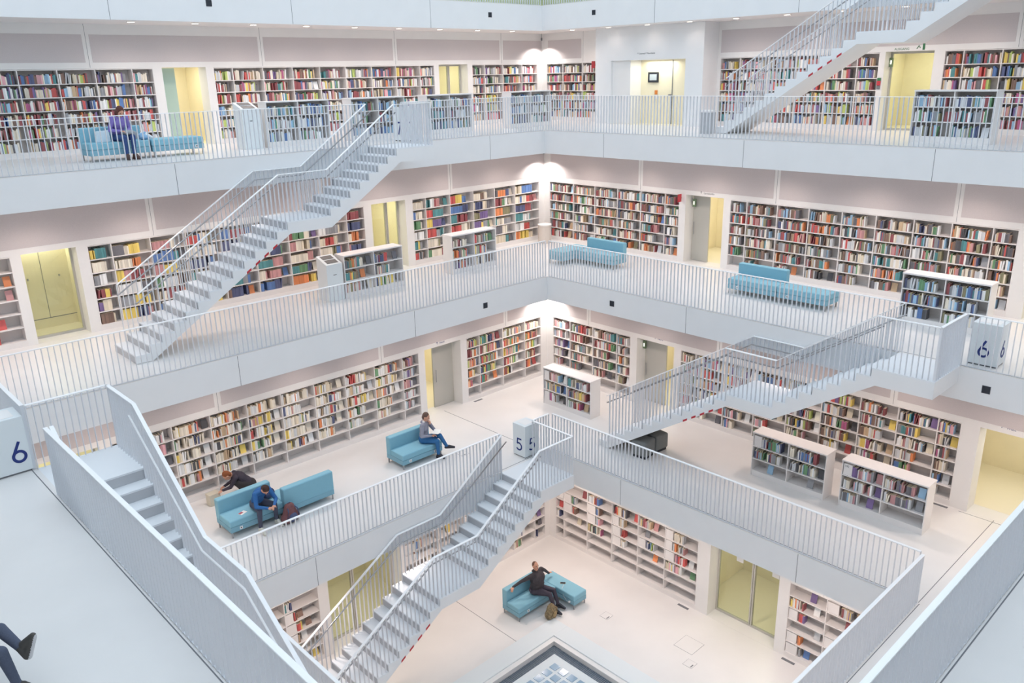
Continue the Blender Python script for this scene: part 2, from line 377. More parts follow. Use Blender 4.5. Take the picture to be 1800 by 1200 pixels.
# free-standing units
def unit(label, side, k, tA, tB, d, sty, short, h=1.2, dens=0.85, face=0.3, dep=0.45, empties=()):
    m = (tA+tB)/2
    return shelfcase('low_bookcase', label, side, k, tA, tB, (m,), 3, sty, dens, short, htop=h-0.035, hbot=0.15, depth=dep, face=face, d0=d, free=True, empties=empties)
cB = unit('low white bookcase marked 192, nearer the doorway, lower gallery', 'R', 5, -2.10, -4.02, 7.40, 'pale', 'low unit marked 192', dens=[0.55, 0.7, 0.9], face=0.8, empties=((1, 0),))
cA = unit('low white bookcase nearer the staircase foot, left neighbour of the one marked 192', 'R', 5, 0.20, -1.74, 7.36, 'cool', 'low stair-foot unit', dens=[0.02, 0.8, 0.85], face=1.0)
cC = unit('low white bookcase standing alone near the lower far corner', 'R', 5, 7.40, 5.45, 7.18, 'multi', 'low corner unit', dens=[0.6, 0.9, 0.8], face=0.6)
unit('low white bookcase of blue and green books by the landing marked 6', 'R', 6, -2.08, -3.98, 9.62, 'cool', 'low landing unit', dens=[0.7, 0.9, 0.92])
unit('low white bookcase beside the catalogue desk, middle gallery', 'L', 6, 1.82, 3.78, 9.70, 'art', 'low catalogue unit', dens=0.6, face=0.8)
unit('low white bookcase before the middle corner, bound volumes in it', 'L', 6, 5.60, 7.40, 9.66, 'art', 'low middle unit', dens=0.7, face=0.6)
unit('low bookcase joined to the catalogue desk on the top gallery', 'L', 7, .95, 2.87, 11.5, 'cool', 'low top unit')
unit('low bookcase behind the upper end of the middle staircase, top gallery', 'L', 7, 3.6, 5.5, 11.5, 'cool', 'low stairhead unit')
unit('low bookcase just beyond the landing marked 7, top gallery', 'L', 7, 6.35, 8.2, 11.5, 'cool', 'low seven unit')
unit('low bookcase at the void corner of the top gallery', 'L', 7, 9.85, 11.75, 11.4, 'cool', 'low top corner unit')
unit('low bookcase on the top gallery in front of the exit doorway', 'R', 7, -1.29, -3.08, 11.0, 'cool', 'low exit unit')

# label blocks in the low units
def textobj(name, txt, size, m, parent, loc, rot=(math.pi/2, 0, 0), ext=0.001, align='LEFT'):
    c = bpy.data.curves.new(name, 'FONT'); c.body = txt; c.size = size; c.extrude = ext; c.align_x = align
    c.materials.append(m); o = bpy.data.objects.new(name, c); COL.objects.link(o)
    me = bpy.data.meshes.new_from_object(o.evaluated_get(bpy.context.evaluated_depsgraph_get())); bpy.data.objects.remove(o)
    o = link(name, me, parent, loc); o.rotation_euler = rot; return o
def lblock(e, x, z, h, txt=None):
    o = one('label_block', (x, 0.02, z), (x+0.2, 0.2, z+h), SHELFM, e)
    if txt: textobj('label_text', txt, 0.07, GREY, o, (x+0.02, 0.018, z+h-0.08))
lblock(cB[0], 0.035, cB[2][2], 0.28, '192'); lblock(cA[0], 0.035, cA[2][2], 0.28); lblock(cC[0], 0.035, cC[2][2], 0.28); lblock(cC[0], 0.035, cC[2][0], 0.28)

# ------------------------------------------------------------------ doorways: openings in the walls with a lime coloured room behind
nd = [0]
def doorway(side, k, tA, tB, h=2.13, leaf=None, glass=False, mull=None, d0=None, deep=2.6, watt=None, noopen=False, wide=0.5):
    nd[0] += 1; d0 = W[k] if d0 is None else d0
    if not noopen: wallopen(side, k, tA, tB, h)
    L0 = lx(side, tA); L1 = lx(side, tB); w = L1-L0
    e = empty('door_%d' % nd[0], side_pt(side, tA, d0, Z[k]), ROT[side]); e['kind'] = 'structure'
    s = MB(); y0 = 0.5; y1 = deep; a = -wide; b = w+wide
    s.box((a, y0, 0.0), (b, y1, 0.006), YFLOOR); s.box((a, y0, h+0.25), (b, y1, h+0.3), YEL)
    s.box((a-0.05, y0, 0), (a, y1, h+0.3), YEL); s.box((b, y0, 0), (b+0.05, y1, h+0.3), YEL); s.box((a, y1, 0), (b, y1+0.05, h+0.3), YEL)
    s.box((0, 0.0, 0.0), (w, y0, 0.004), FLOORM)
    s.build('lime_room', e)
    if glass:
        g = [0]+([lx(side, m)-L0 for m in mull] if mull else [])+[w]; f = MB()
        f.box((0, 0.40, 0), (0.05, 0.46, h), FRAME); f.box((w-0.05, 0.40, 0), (w, 0.46, h), FRAME)
        f.box((0.05, 0.40, 0), (w-0.05, 0.46, 0.06), FRAME); f.box((0.05, 0.40, h-0.06), (w-0.05, 0.46, h), FRAME)
        for x in g[1:-1]: f.box((x-0.045, 0.39, 0.06), (x-0.008, 0.47, h-0.06), FRAME); f.box((x+0.008, 0.39, 0.06), (x+0.045, 0.47, h-0.06), FRAME)
        f.build('frame', e)
        for i in range(len(g)-1): one('glass_pane', (g[i]+0.05, 0.425, 0.06), (g[i+1]-0.05, 0.435, h-0.06), GLASS, e)
    if leaf:
        x0, x1 = sorted((lx(side, leaf[0])-L0, lx(side, leaf[1])-L0)); ly = leaf[2] if len(leaf) > 2 else 0.42
        d = one('door_leaf', (x0, ly, 0.01), (x1, ly+0.05, h-0.01), leaf[3] if len(leaf) > 3 else FRAME, e, bevel=0.003)
        s = MB(); s.tube([(x0+0.08, ly-0.05, 0.85), (x0+0.08, ly-0.05, 1.25)], 0.012, METAL); s.build('door_handle', d)
    c = side_pt(side, (tA+tB)/2, d0+1.4, Z[k]+h+0.22)
    area('passage_lamp', c, 0.8, (watt or ROOM_W), ROOM_C)
    return e
d = doorway('L', 7, -0.56, 0.68, leaf=(-0.56, 0.0, 0.55, mat('pale_green_glass', (190, 214, 200), 0.2)))
doorway('L', 7, 9.12, 10.44, glass=True, mull=(9.87,))
doorway('R', 7, 0.90, -0.40, glass=True)
e = doorway('L', 6, -5.42, -4.24, glass=True, deep=1.3, wide=0.1, watt=30)
s = MB()
for x in (0.24, 0.66): s.box((x-0.004, 1.292, 0.25), (x+0.004, 1.3, 2.35), GREY)
s.box((-0.1, 1.29, 0.24), (1.3, 1.3, 0.255), GREY)
for x in (0.17, 0.31, 1.02): s.box((x, 1.27, 1.25), (x+0.03, 1.3, 1.3), METAL)
s.build('cupboard_front', e)
doorway('L', 6, 4.14, 5.42, glass=True, mull=(4.95,))
doorway('R', 6, 5.50, 4.14, leaf=(5.48, 4.88, 0.40))
doorway('R', 6, -4.14, -5.5, glass=True)
doorway('L', 5, 3.97, 5.36, leaf=(4.56, 5.34, 0.40))
e = doorway('R', 5, 5.32, 3.95, leaf=(5.3, 4.5, 0.40))
doorway('R', 5, -4.34, -5.95, leaf=(-5.35, -5.95, 1.4, mat('olive_grey', (150, 146, 110), 0.7)), deep=2.9, wide=0.9)
doorway('L', 5, -6.6, -5.2, glass=True)
doorway('L', 4, -1.40, 0.78, h=2.2, glass=True, mull=(-0.47,), watt=13)
doorway('R', 4, 0.68, -1.28, h=2.2, glass=True, mull=(-0.37,), watt=14)
# book shelf seen inside the lime room of the lower right doorway
shf = empty('low_bookcase', side_pt('R', 4.6, W[5]+1.6, Z[5]), ROT['R']); tag(shf, 'bookcase standing inside the lime-coloured room beyond the doorway at the corner', 'bookcase')
s = MB()
for z in (0.1, 0.75, 1.1, 1.45, 1.8): s.box((0, 0, z), (0.9, 0.3, z+0.03), YEL)
s.box((0, 0.28, 0), (0.9, 0.3, 2.0), YEL); s.box((-0.03, 0, 0), (0, 0.3, 2.0), YEL); s.box((0.9, 0, 0), (0.93, 0.3, 2.0), YEL); s.box((0, 0, 0.13), (0.9, 0.02, 0.75), YEL)
s.build('carcass', shf)
mwx = Matrix.Translation(side_pt('R', 4.6, W[5]+1.6, Z[5])) @ Matrix.Rotation(ROT['R'], 4, 'Z')
for z, rn in ((0.781, 'bottom'), (1.131, 'middle'), (1.481, 'top')): fill(mwx, 0.02, 0.88, z, 0.3, 0.25, 'warm', 0.9, ('case beyond doorway', rn, '1st'))

# ------------------------------------------------------------------ walls of each level
def build_wall(side, k, lo, hi, nm):
    ops = sorted(OPEN.get((side, k), [])); hh = H-T if k != 7 else H-0.84
    s = MB(); t = lo; TH = 0.5
    def bx(t0, t1, z0, z1, m=WHITE, dA=0, dB=TH):
        s.box(side_pt(side, t0, W[k]+dA, Z[k]+z0), side_pt(side, t1, W[k]+dB, Z[k]+z1), m)
    for a, b, h in ops:
        if a > t: bx(t, a, 0, hh)
        bx(a, b, h, hh)
        if h < 2.125: bx(a, b, 0, h, WHITE, 0.36, TH)
        t = b
    if t < hi: bx(t, hi, 0, hh)
    o = struct(s.build('wall_'+nm))
    # grey acoustic panels between pale frames on the upper wall
    s = MB(); g = 4.84; n0 = int(math.floor(lo/g))-1
    for i in range(n0, 8):
        a = max(lo+0.3, -2.4+i*g+0.09); b = min(hi-0.35, -2.4+(i+1)*g-0.09)
        if side == 'R' and k == 7 and b > 6.2: b = 6.2 if a < 6 else b
        if b-a < 0.5: continue
        if side == 'R' and k == 7 and 6.2 < a < 12: continue
        if b-a < 0.5: continue
        z0, z1 = 2.27, hh-(0.26 if k == 7 else 0.14)
        s.box(side_pt(side, a, W[k]-0.006, Z[k]+z0), side_pt(side, b, W[k]+0.01, Z[k]+z1), PANEL)
    if s.V: s.build('acoustic_panel', o)
    s = MB()
    for i in range(n0, 8):
        a = -2.4+i*g
        if lo+0.3 < a < hi-0.3: s.box(side_pt(side, a-0.004, W[k]-0.002, Z[k]+2.14), side_pt(side, a+0.004, W[k]+0.01, Z[k]+hh), GREY)
    if s.V: s.build('joint', o)
for k in (4, 5, 6, 7):
    build_wall('L', k, -W[k]-0.5, W[k]+0.5, 'north'); build_wall('R', k, -W[k]-0.5, W[k], 'east')
    for side, nm in (('NL', 'west'), ('NR', 'south')):
        s = MB(); s.box(side_pt(side, -W[k], W[k], Z[k]), side_pt(side, W[k], W[k]+0.3, Z[k]+H-T-0.1), WHITE); struct(s.build('wall_'+nm))
for side, nm in (('L', 'north'), ('R', 'east'), ('NL', 'west'), ('NR', 'south')):
    s = MB(); s.box(side_pt(side, -W[8], W[8], Z[8]), side_pt(side, W[8], W[8]+0.3, Z[9]-T-.01), mat('sage_yellow_wall', (216, 222, 176), 0.8) if side in 'LR' else WHITE)
    struct(s.build('wall_'+nm))
# concrete block with niche on the top gallery
bx0 = 13.45
blk = MB()
hh7 = H-0.84-0.006
def bb(y0, y1, z0, z1, x0=bx0, x1=W[7]-0.002, m=FASCIA): blk.box((x0, y0, Z[7]+z0), (x1, y1, Z[7]+z1), m)
bb(6.30, 6.98, 0, hh7); bb(10.08, 10.8, 0, hh7); bb(6.98, 10.08, 2.12, hh7)
bo = struct(blk.build('wall_block'))
s = MB(); s.box((14.15, 6.98, Z[7]), (14.26, 10.08, Z[7]+2.12), YEL); s.box((bx0, 6.98, Z[7]), (14.15, 10.08, Z[7]+0.004), YFLOOR); s.box((bx0+0.1, 9.3, Z[7]+.004), (14.15, 10.08, Z[7]+2.12), WHITE)
struct(s.build('door_20'))
s = MB(); s.box((14.13, 7.95, Z[7]), (14.15, 7.97, Z[7]+2.1), GREY); s.box((14.12, 8.0, Z[7]+0.95), (14.15, 8.1, Z[7]+0.99), METAL); struct(s.build('door_21'))
area('niche_lamp', (13.9, 8.4, Z[7]+2.08), 0.3, 14, ROOM_C, sy=1.2)
fr = empty('wall_screen', (14.13, 8.75, Z[7]+1.55)); tag(fr, 'small black-framed screen on the lime wall inside the top gallery niche', 'screen')
one('bezel', (-0.02, -0.22, -0.17), (0.0, 0.22, 0.17), BLACK, fr); one('screen', (-0.024, -0.15, -0.1), (-0.02, 0.15, 0.1), mat('screen_grey', (190, 200, 205), 0.3), fr)
ex = empty('fire_alarm', (14.14, 8.62, Z[7]+1.0)); tag(ex, 'small orange and white alarm box on the lime wall below the screen', 'alarm box')
one('housing', (-0.03, -0.05, -0.02), (0.0, 0.05, 0.12), mat('alarm_orange', (214, 130, 60), 0.5), ex); one('plate', (-0.02, -0.05, -0.16), (0, 0.05, -0.02), WHITE, ex)

# ------------------------------------------------------------------ railings
BALM = MB(); BALM.box((-0.0045, -0.025, 0), (0.0045, 0.025, 1.0), STEEL); _b = BALM.build('baluster'); BALMESH = _b.data; bpy.data.objects.remove(_b)
def balusters(parent, pts, name='baluster'):
    """pts: local (x, y, z0, z1, rz); parent matrix is loc+rz"""
    mw = Matrix.Translation(parent.location) @ Matrix.Rotation(parent.rotation_euler[2], 4, 'Z')
    if parent.parent: mw = Matrix.Translation(parent.parent.location) @ Matrix.Rotation(parent.parent.rotation_euler[2], 4, 'Z') @ mw
    sc = []
    for q in pts:
        p = pix(mw @ Vector((q[0], q[1], (q[2]+q[3])/2)))
        sc.append(-1 if not p or not (-20 < p[0] < 1820 and -60 < p[1] < 1260) else (q[3]-q[2])/p[2])
    order = sorted(range(len(pts)), key=lambda i: -sc[i]); rest = MB()
    for r, i in enumerate(order):
        x, y, z0, z1, rz = pts[i]
        if r < 100 and sc[i] > 0:
            o = link(name, BALMESH, parent, (x, y, z0), rz); o.scale[2] = z1-z0
        else:
            a = Vector((math.cos(rz), math.sin(rz), 0))*0.0045; b = Vector((-math.sin(rz), math.cos(rz), 0))*0.025; c = Vector((x, y, 0))
            V = [c-a-b, c+a-b, c+a+b, c-a+b]; V = [v+Vector((0, 0, z0)) for v in V]+[v+Vector((0, 0, z1)) for v in V]
            rest.add(V, [(0,3,2,1),(4,5,6,7),(0,1,5,4),(1,2,6,5),(2,3,7,6),(3,0,4,7)], STEEL)
    if rest.V:
        o = rest.build('baluster', parent); o['kind'] = 'stuff'
def run(p, q, z0=0, z1=RH, sp=0.11, ends=True):
    p = Vector(p); q = Vector(q); L = (q-p).length; n = max(1, round(L/sp)); rz = math.atan2(q.y-p.y, q.x-p.x)
    return [(*(p+(q-p)*(i/n)), z0, z1, rz) for i in range(n+1)]
def gallery_rail(label, side, k, tA, tB):
    e = empty('gallery_railing', side_pt(side, tA, A[k]+0.035, Z[k]), 0); tag(e, label, 'railing', 'gallery railings')
    p = Vector((0, 0)); v = Vector(side_pt(side, tB, A[k]+0.035, 0))-Vector(side_pt(side, tA, A[k]+0.035, 0)); q = Vector((v.x, v.y))
    s = MB(); s.bar((0, 0, RH), (q.x, q.y, RH), 0.06, 0.016, RAILM); s.build('handrail', e)
    s = MB(); s.bar((0, 0, 0.012), (q.x, q.y, 0.012), 0.03, 0.008, STEEL); s.build('bottom_rail', e)
    balusters(e, run(p, q, 0.012))
    return e
gallery_rail('white railing along the topmost balcony edge, left of its corner', 'L', 8, 12.52, -12.0)
gallery_rail('white railing along the topmost balcony edge, right of its corner', 'R', 8, 12.52, -2.9)
gallery_rail('white railing on the top gallery before the blue sofa, left of the stair landing', 'L', 7, 2.85, -9.6)
gallery_rail('short white railing on the top gallery between stair landing and corner', 'L', 7, 9.66, 4.07)
gallery_rail('white railing on the top gallery below the topmost staircase', 'R', 7, 9.66, -9.6)
gallery_rail('long white railing on the middle gallery, left of its corner', 'L', 6, 7.32, -7.32)
gallery_rail('white railing on the middle gallery between its corner and the landing marked 6', 'R', 6, 7.32, -3.05)
gallery_rail('short white railing on the middle gallery in front of the pillar marked 6', 'R', 6, -4.27, -7.32)
gallery_rail('short near railing between the left pillar marked 6 and the gallery corner', 'NL', 6, 4.42, 7.32)
gallery_rail('tall-looking near railing guarding the void beside the walking legs', 'NL', 6, 3.2, -7.32)
gallery_rail('near railing crossing the lower right corner of the view, nearest of all', 'NR', 6, 7.32, -7.32)
gallery_rail('white railing on the lower gallery before the sofas, left of the staircase', 'L', 5, 3.0, -4.83)
gallery_rail('shortest railing, behind the pillar marked 5', 'L', 5, 4.83, 4.22)
gallery_rail('long white railing on the lower gallery facing the two low units', 'R', 5, 4.83, -4.83)
gallery_rail('slanting railing of the lower gallery meeting the long one at the doorway side', 'NR', 5, 4.83, -4.83)
gallery_rail('lower gallery railing hidden behind the near staircase', 'NL', 5, 4.83, -4.83)

# ------------------------------------------------------------------ staircases
RISE = H/22; G = 0.30; WS = 1.32
def steps():
    out = []
    for i in range(1, 8): out.append(((i-1)*G, i*G, -RISE*i))
    out.append((7*G, 7*G+1.2, -RISE*8))
    for j in range(1, 14): out.append((7*G+1.2+(j-1)*G, 7*G+1.2+j*G, -RISE*(8+j)))
    return out
ST = steps(); XM0 = 7*G; XM1 = 7*G+1.2; XE = ST[-1][1]; XR = XE-0.25
def ztop(x):
    if x <= 0: return 0
    for a, b, z in ST:
        if a <= x < b: return z
    return -H
def zrail(x):
    z8 = -RISE*8
    if x <= 0: return RH
    if x <= XM0: return RH+(z8+0.03)*x/XM0
    if x <= XM1+0.1: return RH+z8+0.03
    return RH+z8+0.03-(x-XM1-0.1)*RISE/G
def staircase(label, side, k, t0, ws=WS):
    rot = {'L': math.pi, 'R': math.pi/2, 'NL': -math.pi/2}[side]
    e = empty('staircase', side_pt(side, t0, A[k], Z[k]), rot); tag(e, label, 'staircase', 'white flights between the galleries')
    hs = H-0.008
    prof = [(-1.22, -0.03), (-1.22, -0.36), (-0.1, -0.36), (2.1, -1.76), (3.25, -1.76), (6.85, -hs), (XE, -hs)]
    for a, b, z in reversed(ST): prof += [(b, z-0.028), (a, z-0.028)]
    prof += [(0, -0.03)]
    pp = []
    for q in prof:
        if not pp or (abs(pp[-1][0]-q[0])+abs(pp[-1][1]-q[1])) > 1e-6: pp.append(q)
    # body split into convex columns so that the sides stay clean
    s = MB(); s.prism(pp, 'y', 0.0, ws, FASCIA)
    me = mesh('flight_body', s.V, s.F, s.M, s.I); bm = bmesh.new(); bm.from_mesh(me); bmesh.ops.triangulate(bm, faces=[f for f in bm.faces if len(f.verts) > 4]); bmesh.ops.recalc_face_normals(bm, faces=bm.faces); bm.to_mesh(me); bm.free()
    link('flight_body', me, e)
    tm = None
    for a, b, z in ST:
        if b-a > 0.5: one('mid_landing', (a-0.012, 0.005, z-0.028), (b, ws-0.005, z), TREADM, e)
        elif tm is None: tm = one('tread', (-0.012, 0.005, -0.028), (G, ws-0.005, 0), TREADM, e, loc=(a, 0, z)).data
        else: link('tread', tm, e, (a, 0, z))
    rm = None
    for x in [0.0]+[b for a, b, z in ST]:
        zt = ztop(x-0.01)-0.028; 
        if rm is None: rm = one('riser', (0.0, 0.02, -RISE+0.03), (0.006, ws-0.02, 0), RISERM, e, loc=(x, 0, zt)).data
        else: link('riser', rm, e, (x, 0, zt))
    one('landing', (-1.22, 0.0, -0.03), (0.0, ws, 0.0), TREADM, e)
    s = MB()
    for i in range(4):
        x = 3.62+i*0.24; z = -1.76-(x-3.25)*(H-1.76)/3.6
        s.prism([(x, z-0.004), (x+0.12, z-0.004-0.0763), (x+0.12, z-0.0763+0.05), (x, z+0.05)], 'y', ws, ws+0.004, RED)
    s.build('warning_marking', e)
    # railings
    yo = ws-0.03
    def rail_mesh(nm, pts, par):
        s = MB()
        for p, q in zip(pts[:-1], pts[1:]): s.bar(p, q, 0.058, 0.016, RAILM)
        return s.build(nm, par)
    xs = [0, XM0, XM1+0.1, XR]
    outer = rail_mesh('outer_railing', [(-1.19, 0.0, RH), (-1.19, yo, RH), (0, yo, RH)]+[(x, yo, zrail(x)) for x in xs[1:]], e)
    inner = rail_mesh('inner_railing', [(x, 0.05, zrail(x)) for x in xs], e)
    pts = run((-1.19, 0.0), (-1.19, yo), 0, RH, 0.1)
    n = int((XR+1.19)/0.11)
    for i in range(1, n+1):
        x = -1.19+i*0.11
        pts.append((x, yo, ztop(x)-0.0, zrail(x), 0))
    balusters(outer, pts)
    pts = [(0.03+i*0.11, 0.05, ztop(0.03+i*0.11), zrail(0.03+i*0.11), 0) for i in range(int(XR/0.11)+1)]
    balusters(inner, pts)
    for y, par in ((yo-0.07, outer), (0.12, inner)):
        s = MB(); s.tube([(-0.1 if x == 0 else x, y, zrail(x)-0.2) for x in xs]+[(XR+0.05, y, zrail(XR)-0.22)], 0.017, METAL if side != 'NL' else RAILM); s.build('grip_rail', par, smooth=True)
    return e
staircase('white staircase from the top gallery landing 7 down to the middle gallery', 'L', 7, 2.85)
staircase('white staircase from the landing marked 6 down to the two low units', 'R', 6, -3.05)
staircase('near white staircase descending behind the near railing, seen from above', 'NL', 6, 3.2, 1.25)
staircase('white staircase from the pillar marked 5 down to the lowest floor', 'L', 5, 3.0, 1.45)
staircase('topmost white staircase rising out of the picture over the exit door', 'R', 8, -2.9)

# ------------------------------------------------------------------ pillars with the floor numbers
def strokes(name, lines, w, m, parent, loc, rz):
    s = MB()
    for l in lines:
        n = len(l)
        for i in range(n-1):
            p = Vector((l[i][0], 0, l[i][1])); q = Vector((l[i+1][0], 0, l[i+1][1])); d = (q-p).normalized()*w*0.28
            s.bar(p-d*(1 if i else 1), q+d, w, 0.003+0.0002*i, m, up=(0, 1, 0))
    o = s.build(name, parent, loc, rz); return o
def arc(cx, cz, r, a0, a1, n=20): return [(cx+r*math.cos(R(a0+(a1-a0)*i/n)), cz+r*math.sin(R(a0+(a1-a0)*i/n))) for i in range(n+1)]
DIG = {'6': [arc(0, 0.10, 0.085, 0, 360, 28), [(-0.082, 0.125), (0.02, 0.335)]],
       '5': [[(0.085, 0.33), (-0.05, 0.33), (-0.065, 0.195)], arc(-0.005, 0.11, 0.1, 128, -140, 22)],
       '7': [[(-0.09, 0.33), (0.085, 0.33), (-0.03, 0.01)]]}
def pillar(label, x0, y0, x1, y1, k, h, dg, gx, gy):
    e = empty('info_pillar', ((x0+x1)/2, (y0+y1)/2, Z[k])); tag(e, label, 'pillar', 'floor number pillars')
    ax = (x1-x0)/2; ay = (y1-y0)/2
    b = one('body', (-ax, -ay, 0.03), (ax, ay, h), PILLARM, e, bevel=0.006); one('base', (-ax+0.02, -ay+0.02, 0), (ax-0.02, ay-0.02, 0.03), GREY, e)
    one('top_panel', (-ax+0.1, -ay+0.08, h), (ax-0.1, ay-0.08, h+0.004), WHITE, e)
    if gx is not None: strokes('number', DIG[dg], 0.042, NAVY, b, (-ax-0.003, gx, 0.19), -math.pi/2)
    if gy is not None: strokes('number', DIG[dg], 0.042, NAVY, b, (gy, -ay-0.003, 0.19), 0)
pillar('white pillar marked 6 at the near left railing', -8.0, 4.40, -7.42, 4.95, 6, 0.93, '6', None, 0.14)
pillar('white pillar marked 6 beside the landing with shelves behind', 7.62, -4.85, 8.12, -4.30, 6, 0.88, '6', 0.0, 0.0)
pillar('white pillar marked 5 at the head of the lowest staircase', 4.0, 4.98, 4.5, 5.45, 5, 0.93, '5', 0.0, 0.0)
pillar('white pillar marked 7 behind the top gallery landing', 4.3, 9.95, 4.8, 10.45, 7, 0.93, '7', 0.0, 0.0)
# catalogue desks
for (x, y, k, lab) in ((1.27, 9.72, 6, 'slanted white catalogue desk at the end of the low unit, middle gallery'), (0.28, 11.55, 7, 'white catalogue desk on the top gallery beside the low unit')):
    e = empty('catalogue_desk', (x, y, Z[k])); tag(e, lab, 'desk', 'catalogue desks'); s = MB()
    s.prism([(0, 0), (0.5, 0), (0.5, 1.2), (0, 1.02)], 'x', 0.0, 0.5, PILLARM); s.build('body', e, bevel=0.004)
    for yy in (0.06, 0.27):
        s = MB(); V = [(0.08, yy, 1.02+yy*0.36+0.003), (0.42, yy, 1.02+yy*0.36+0.003), (0.42, yy+0.17, 1.02+(yy+0.17)*0.36+0.003), (0.08, yy+0.17, 1.02+(yy+0.17)*0.36+0.003)]
        s.add(V+[(a, b, c+0.006) for a, b, c in V], [(0,3,2,1),(4,5,6,7),(0,1,5,4),(1,2,6,5),(2,3,7,6),(3,0,4,7)], mat('desk_screen', (120, 118, 116), 0.25)); s.build('screen', e)
    one('slot', (0.2, -0.004, 0.72), (0.3, 0.0, 0.735), BLACK, e)

# ------------------------------------------------------------------ sofas and benches
def soft(name, a, b, m, parent, r=0.03):
    s = MB(); s.box(a, b, m); o = s.build(name, parent, bevel=r, segs=3, smooth=False); return o
def sofa(label, x, y, k, w, d, rz, back=True, sockets=(0.3,), cat='sofa', hb=0.76):
    """origin = front left corner, local y goes to the back"""
    e = empty('blue_sofa' if back else 'blue_bench', (x, y, Z[k]), rz); tag(e, label, cat, 'blue upholstered seats')
    soft('seat', (0, 0, 0.27), (w, d-(0.18 if back else 0), 0.43), BLUE, e)
    soft('seat_base', (0.005, 0.005, 0.14), (w-0.005, d-0.005, 0.27), BLUE2, e, 0.008)
    if back: soft('backrest', (0, d-0.18, 0.26), (w, d, hb), BLUE, e)
    for lx_, ly_ in ((0.04, 0.04), (w-0.04, 0.04), (0.04, d-0.04), (w-0.04, d-0.04)):
        s = MB(); s.box((lx_-0.014, ly_-0.014, 0), (lx_+0.014, ly_+0.014, 0.14), METAL); s.build('leg', e)
    for q in sockets:
        s = MB(); s.box((q-0.035, -0.001, 0.17), (q+0.035, 0.004, 0.24), WHITE); s.box((q-0.014, -0.003, 0.19), (q+0.014, -0.001, 0.22), BLACK); s.build('socket', e)
    return e
sofa('blue sofa where a man in grey sits reading', 1.28, 6.78, 5, 1.33, 0.74, 0, sockets=(0.25, 1.08))
sofa('blue sofa where a man in blue leans forward', -3.46, 6.84, 5, 1.32, 0.74, 0, sockets=(0.25,))
sofa('blue sofa with its back turned to the railing, nobody on it', -0.80, 7.52, 5, 1.34, 0.74, math.pi, sockets=())
sofa('blue sofa on the lowest floor carrying the man in black', 2.74, 4.02, 4, 1.42, 0.66, 0, sockets=(0.35,))
sofa('blue backless bench on the lowest floor with a phone charging on it', 4.16, 3.34, 4, 0.5, 1.3, 0, back=False, sockets=(), cat='bench')
sofa('blue sofa at the middle gallery corner, empty, backrest to the bookcase', 9.30, 7.92, 6, 1.50, 0.66, -math.pi/2, sockets=())
sofa('blue bench turned sideways next to the corner sofa', 8.72, 7.98, 6, 1.3, 0.66, 0, back=False, sockets=(), cat='bench')
sofa('blue sofa in front of the long middle gallery bookcase', 9.22, 2.34, 6, 1.44, 0.68, -math.pi/2, sockets=(0.3,))
sofa('blue bench lined up with the sofa before the long bookcase', 9.22, 0.88, 6, 1.36, 0.68, -math.pi/2, back=False, sockets=(0.3,), cat='bench')
sofa('blue sofa on the top gallery where a person in purple sits', -3.62, 11.45, 7, 1.4, 0.7, 0, sockets=())
sofa('blue bench on the top gallery at the right of the purple-clad person', -2.18, 11.45, 7, 1.3, 0.7, 0, back=False, sockets=(1.1,), cat='bench')
for i, (x, y, r) in enumerate(((6.36, 2.85, 0.1), (6.92, 2.85, -0.1))):
    e = empty('stool', (x, y, Z[5]), r); tag(e, ['grey upholstered stool under the lower staircase, the one closer to the railing', 'grey upholstered stool under the lower staircase, farther from the railing'][i], 'stool', 'stools under the stairs')
    soft('seat', (-0.24, -0.24, 0.07), (0.24, 0.24, 0.5), mat('stool_grey', (128, 130, 128), 0.9, noise=0.05, nscale=90), e, 0.05); one('base', (-0.2, -0.2, 0), (0.2, 0.2, 0.07), BLACK, e)

# ------------------------------------------------------------------ small fittings
def sp(label, side, k, t):
    e = empty('loudspeaker', side_pt(side, t, A[k], Z[k]-0.38), ROT[side]); tag(e, label, 'loudspeaker', 'square black loudspeakers in the parapets')
    one('grille', (-0.075, -0.006, -0.075), (0.075, 0.02, 0.075), BLACK, e); s = MB()
    for a, b in (((-0.08, -0.08), (0.08, -0.075)), ((-0.08, 0.075), (0.08, 0.08)), ((-0.08, -0.075), (-0.075, 0.075)), ((0.075, -0.075), (0.08, 0.075))):
        s.box((a[0], -0.008, a[1]), (b[0], 0.01, b[1]), GREY)
    s.build('rim', e)
sp('black square loudspeaker in the topmost parapet, first left of the corner', 'L', 8, 10.05)
sp('black square loudspeaker in the topmost parapet, far left above the bench', 'L', 8, 0.22)
sp('black square loudspeaker in the topmost parapet, right of the corner', 'R', 8, 10.13)
sp('black square loudspeaker in the middle parapet, left of the corner', 'L', 6, 4.84)
sp('black square loudspeaker in the middle parapet, right of the corner', 'R', 6, 4.84)
sp('black square loudspeaker in the middle parapet below the pillar marked 6', 'R', 6, -4.81)
def sign(label, side, k, t, h, txt, m=NAVY, size=0.085):
    e = empty('wall_sign', side_pt(side, t, W[k]-0.002, Z[k]+h), ROT[side]); tag(e, label, 'sign', 'direction lettering above the doorways')
    s = MB(); s.box((0.0, -0.002, 0), (0.012, 0, 0.075), m); s.prism([(-0.028, 0.045), (0.006, 0.085), (0.04, 0.045), (0.03, 0.04), (0.006, 0.066), (-0.018, 0.04)], 'y', -0.002, 0, m); s.build('arrow', e)
    textobj('lettering', txt, size, m, e, (0.1, -0.001, 0.0)); return e
sign('small dark lettering West with arrow above the lower gallery doorway at right', 'R', 5, -4.75, 2.24, 'West')
sign('small dark lettering Nord with arrow left of the lower corner', 'L', 5, 4.45, 2.2, 'Nord')
sign('small dark lettering Nord with arrow right of the lower corner', 'R', 5, 4.65, 2.24, 'Nord')
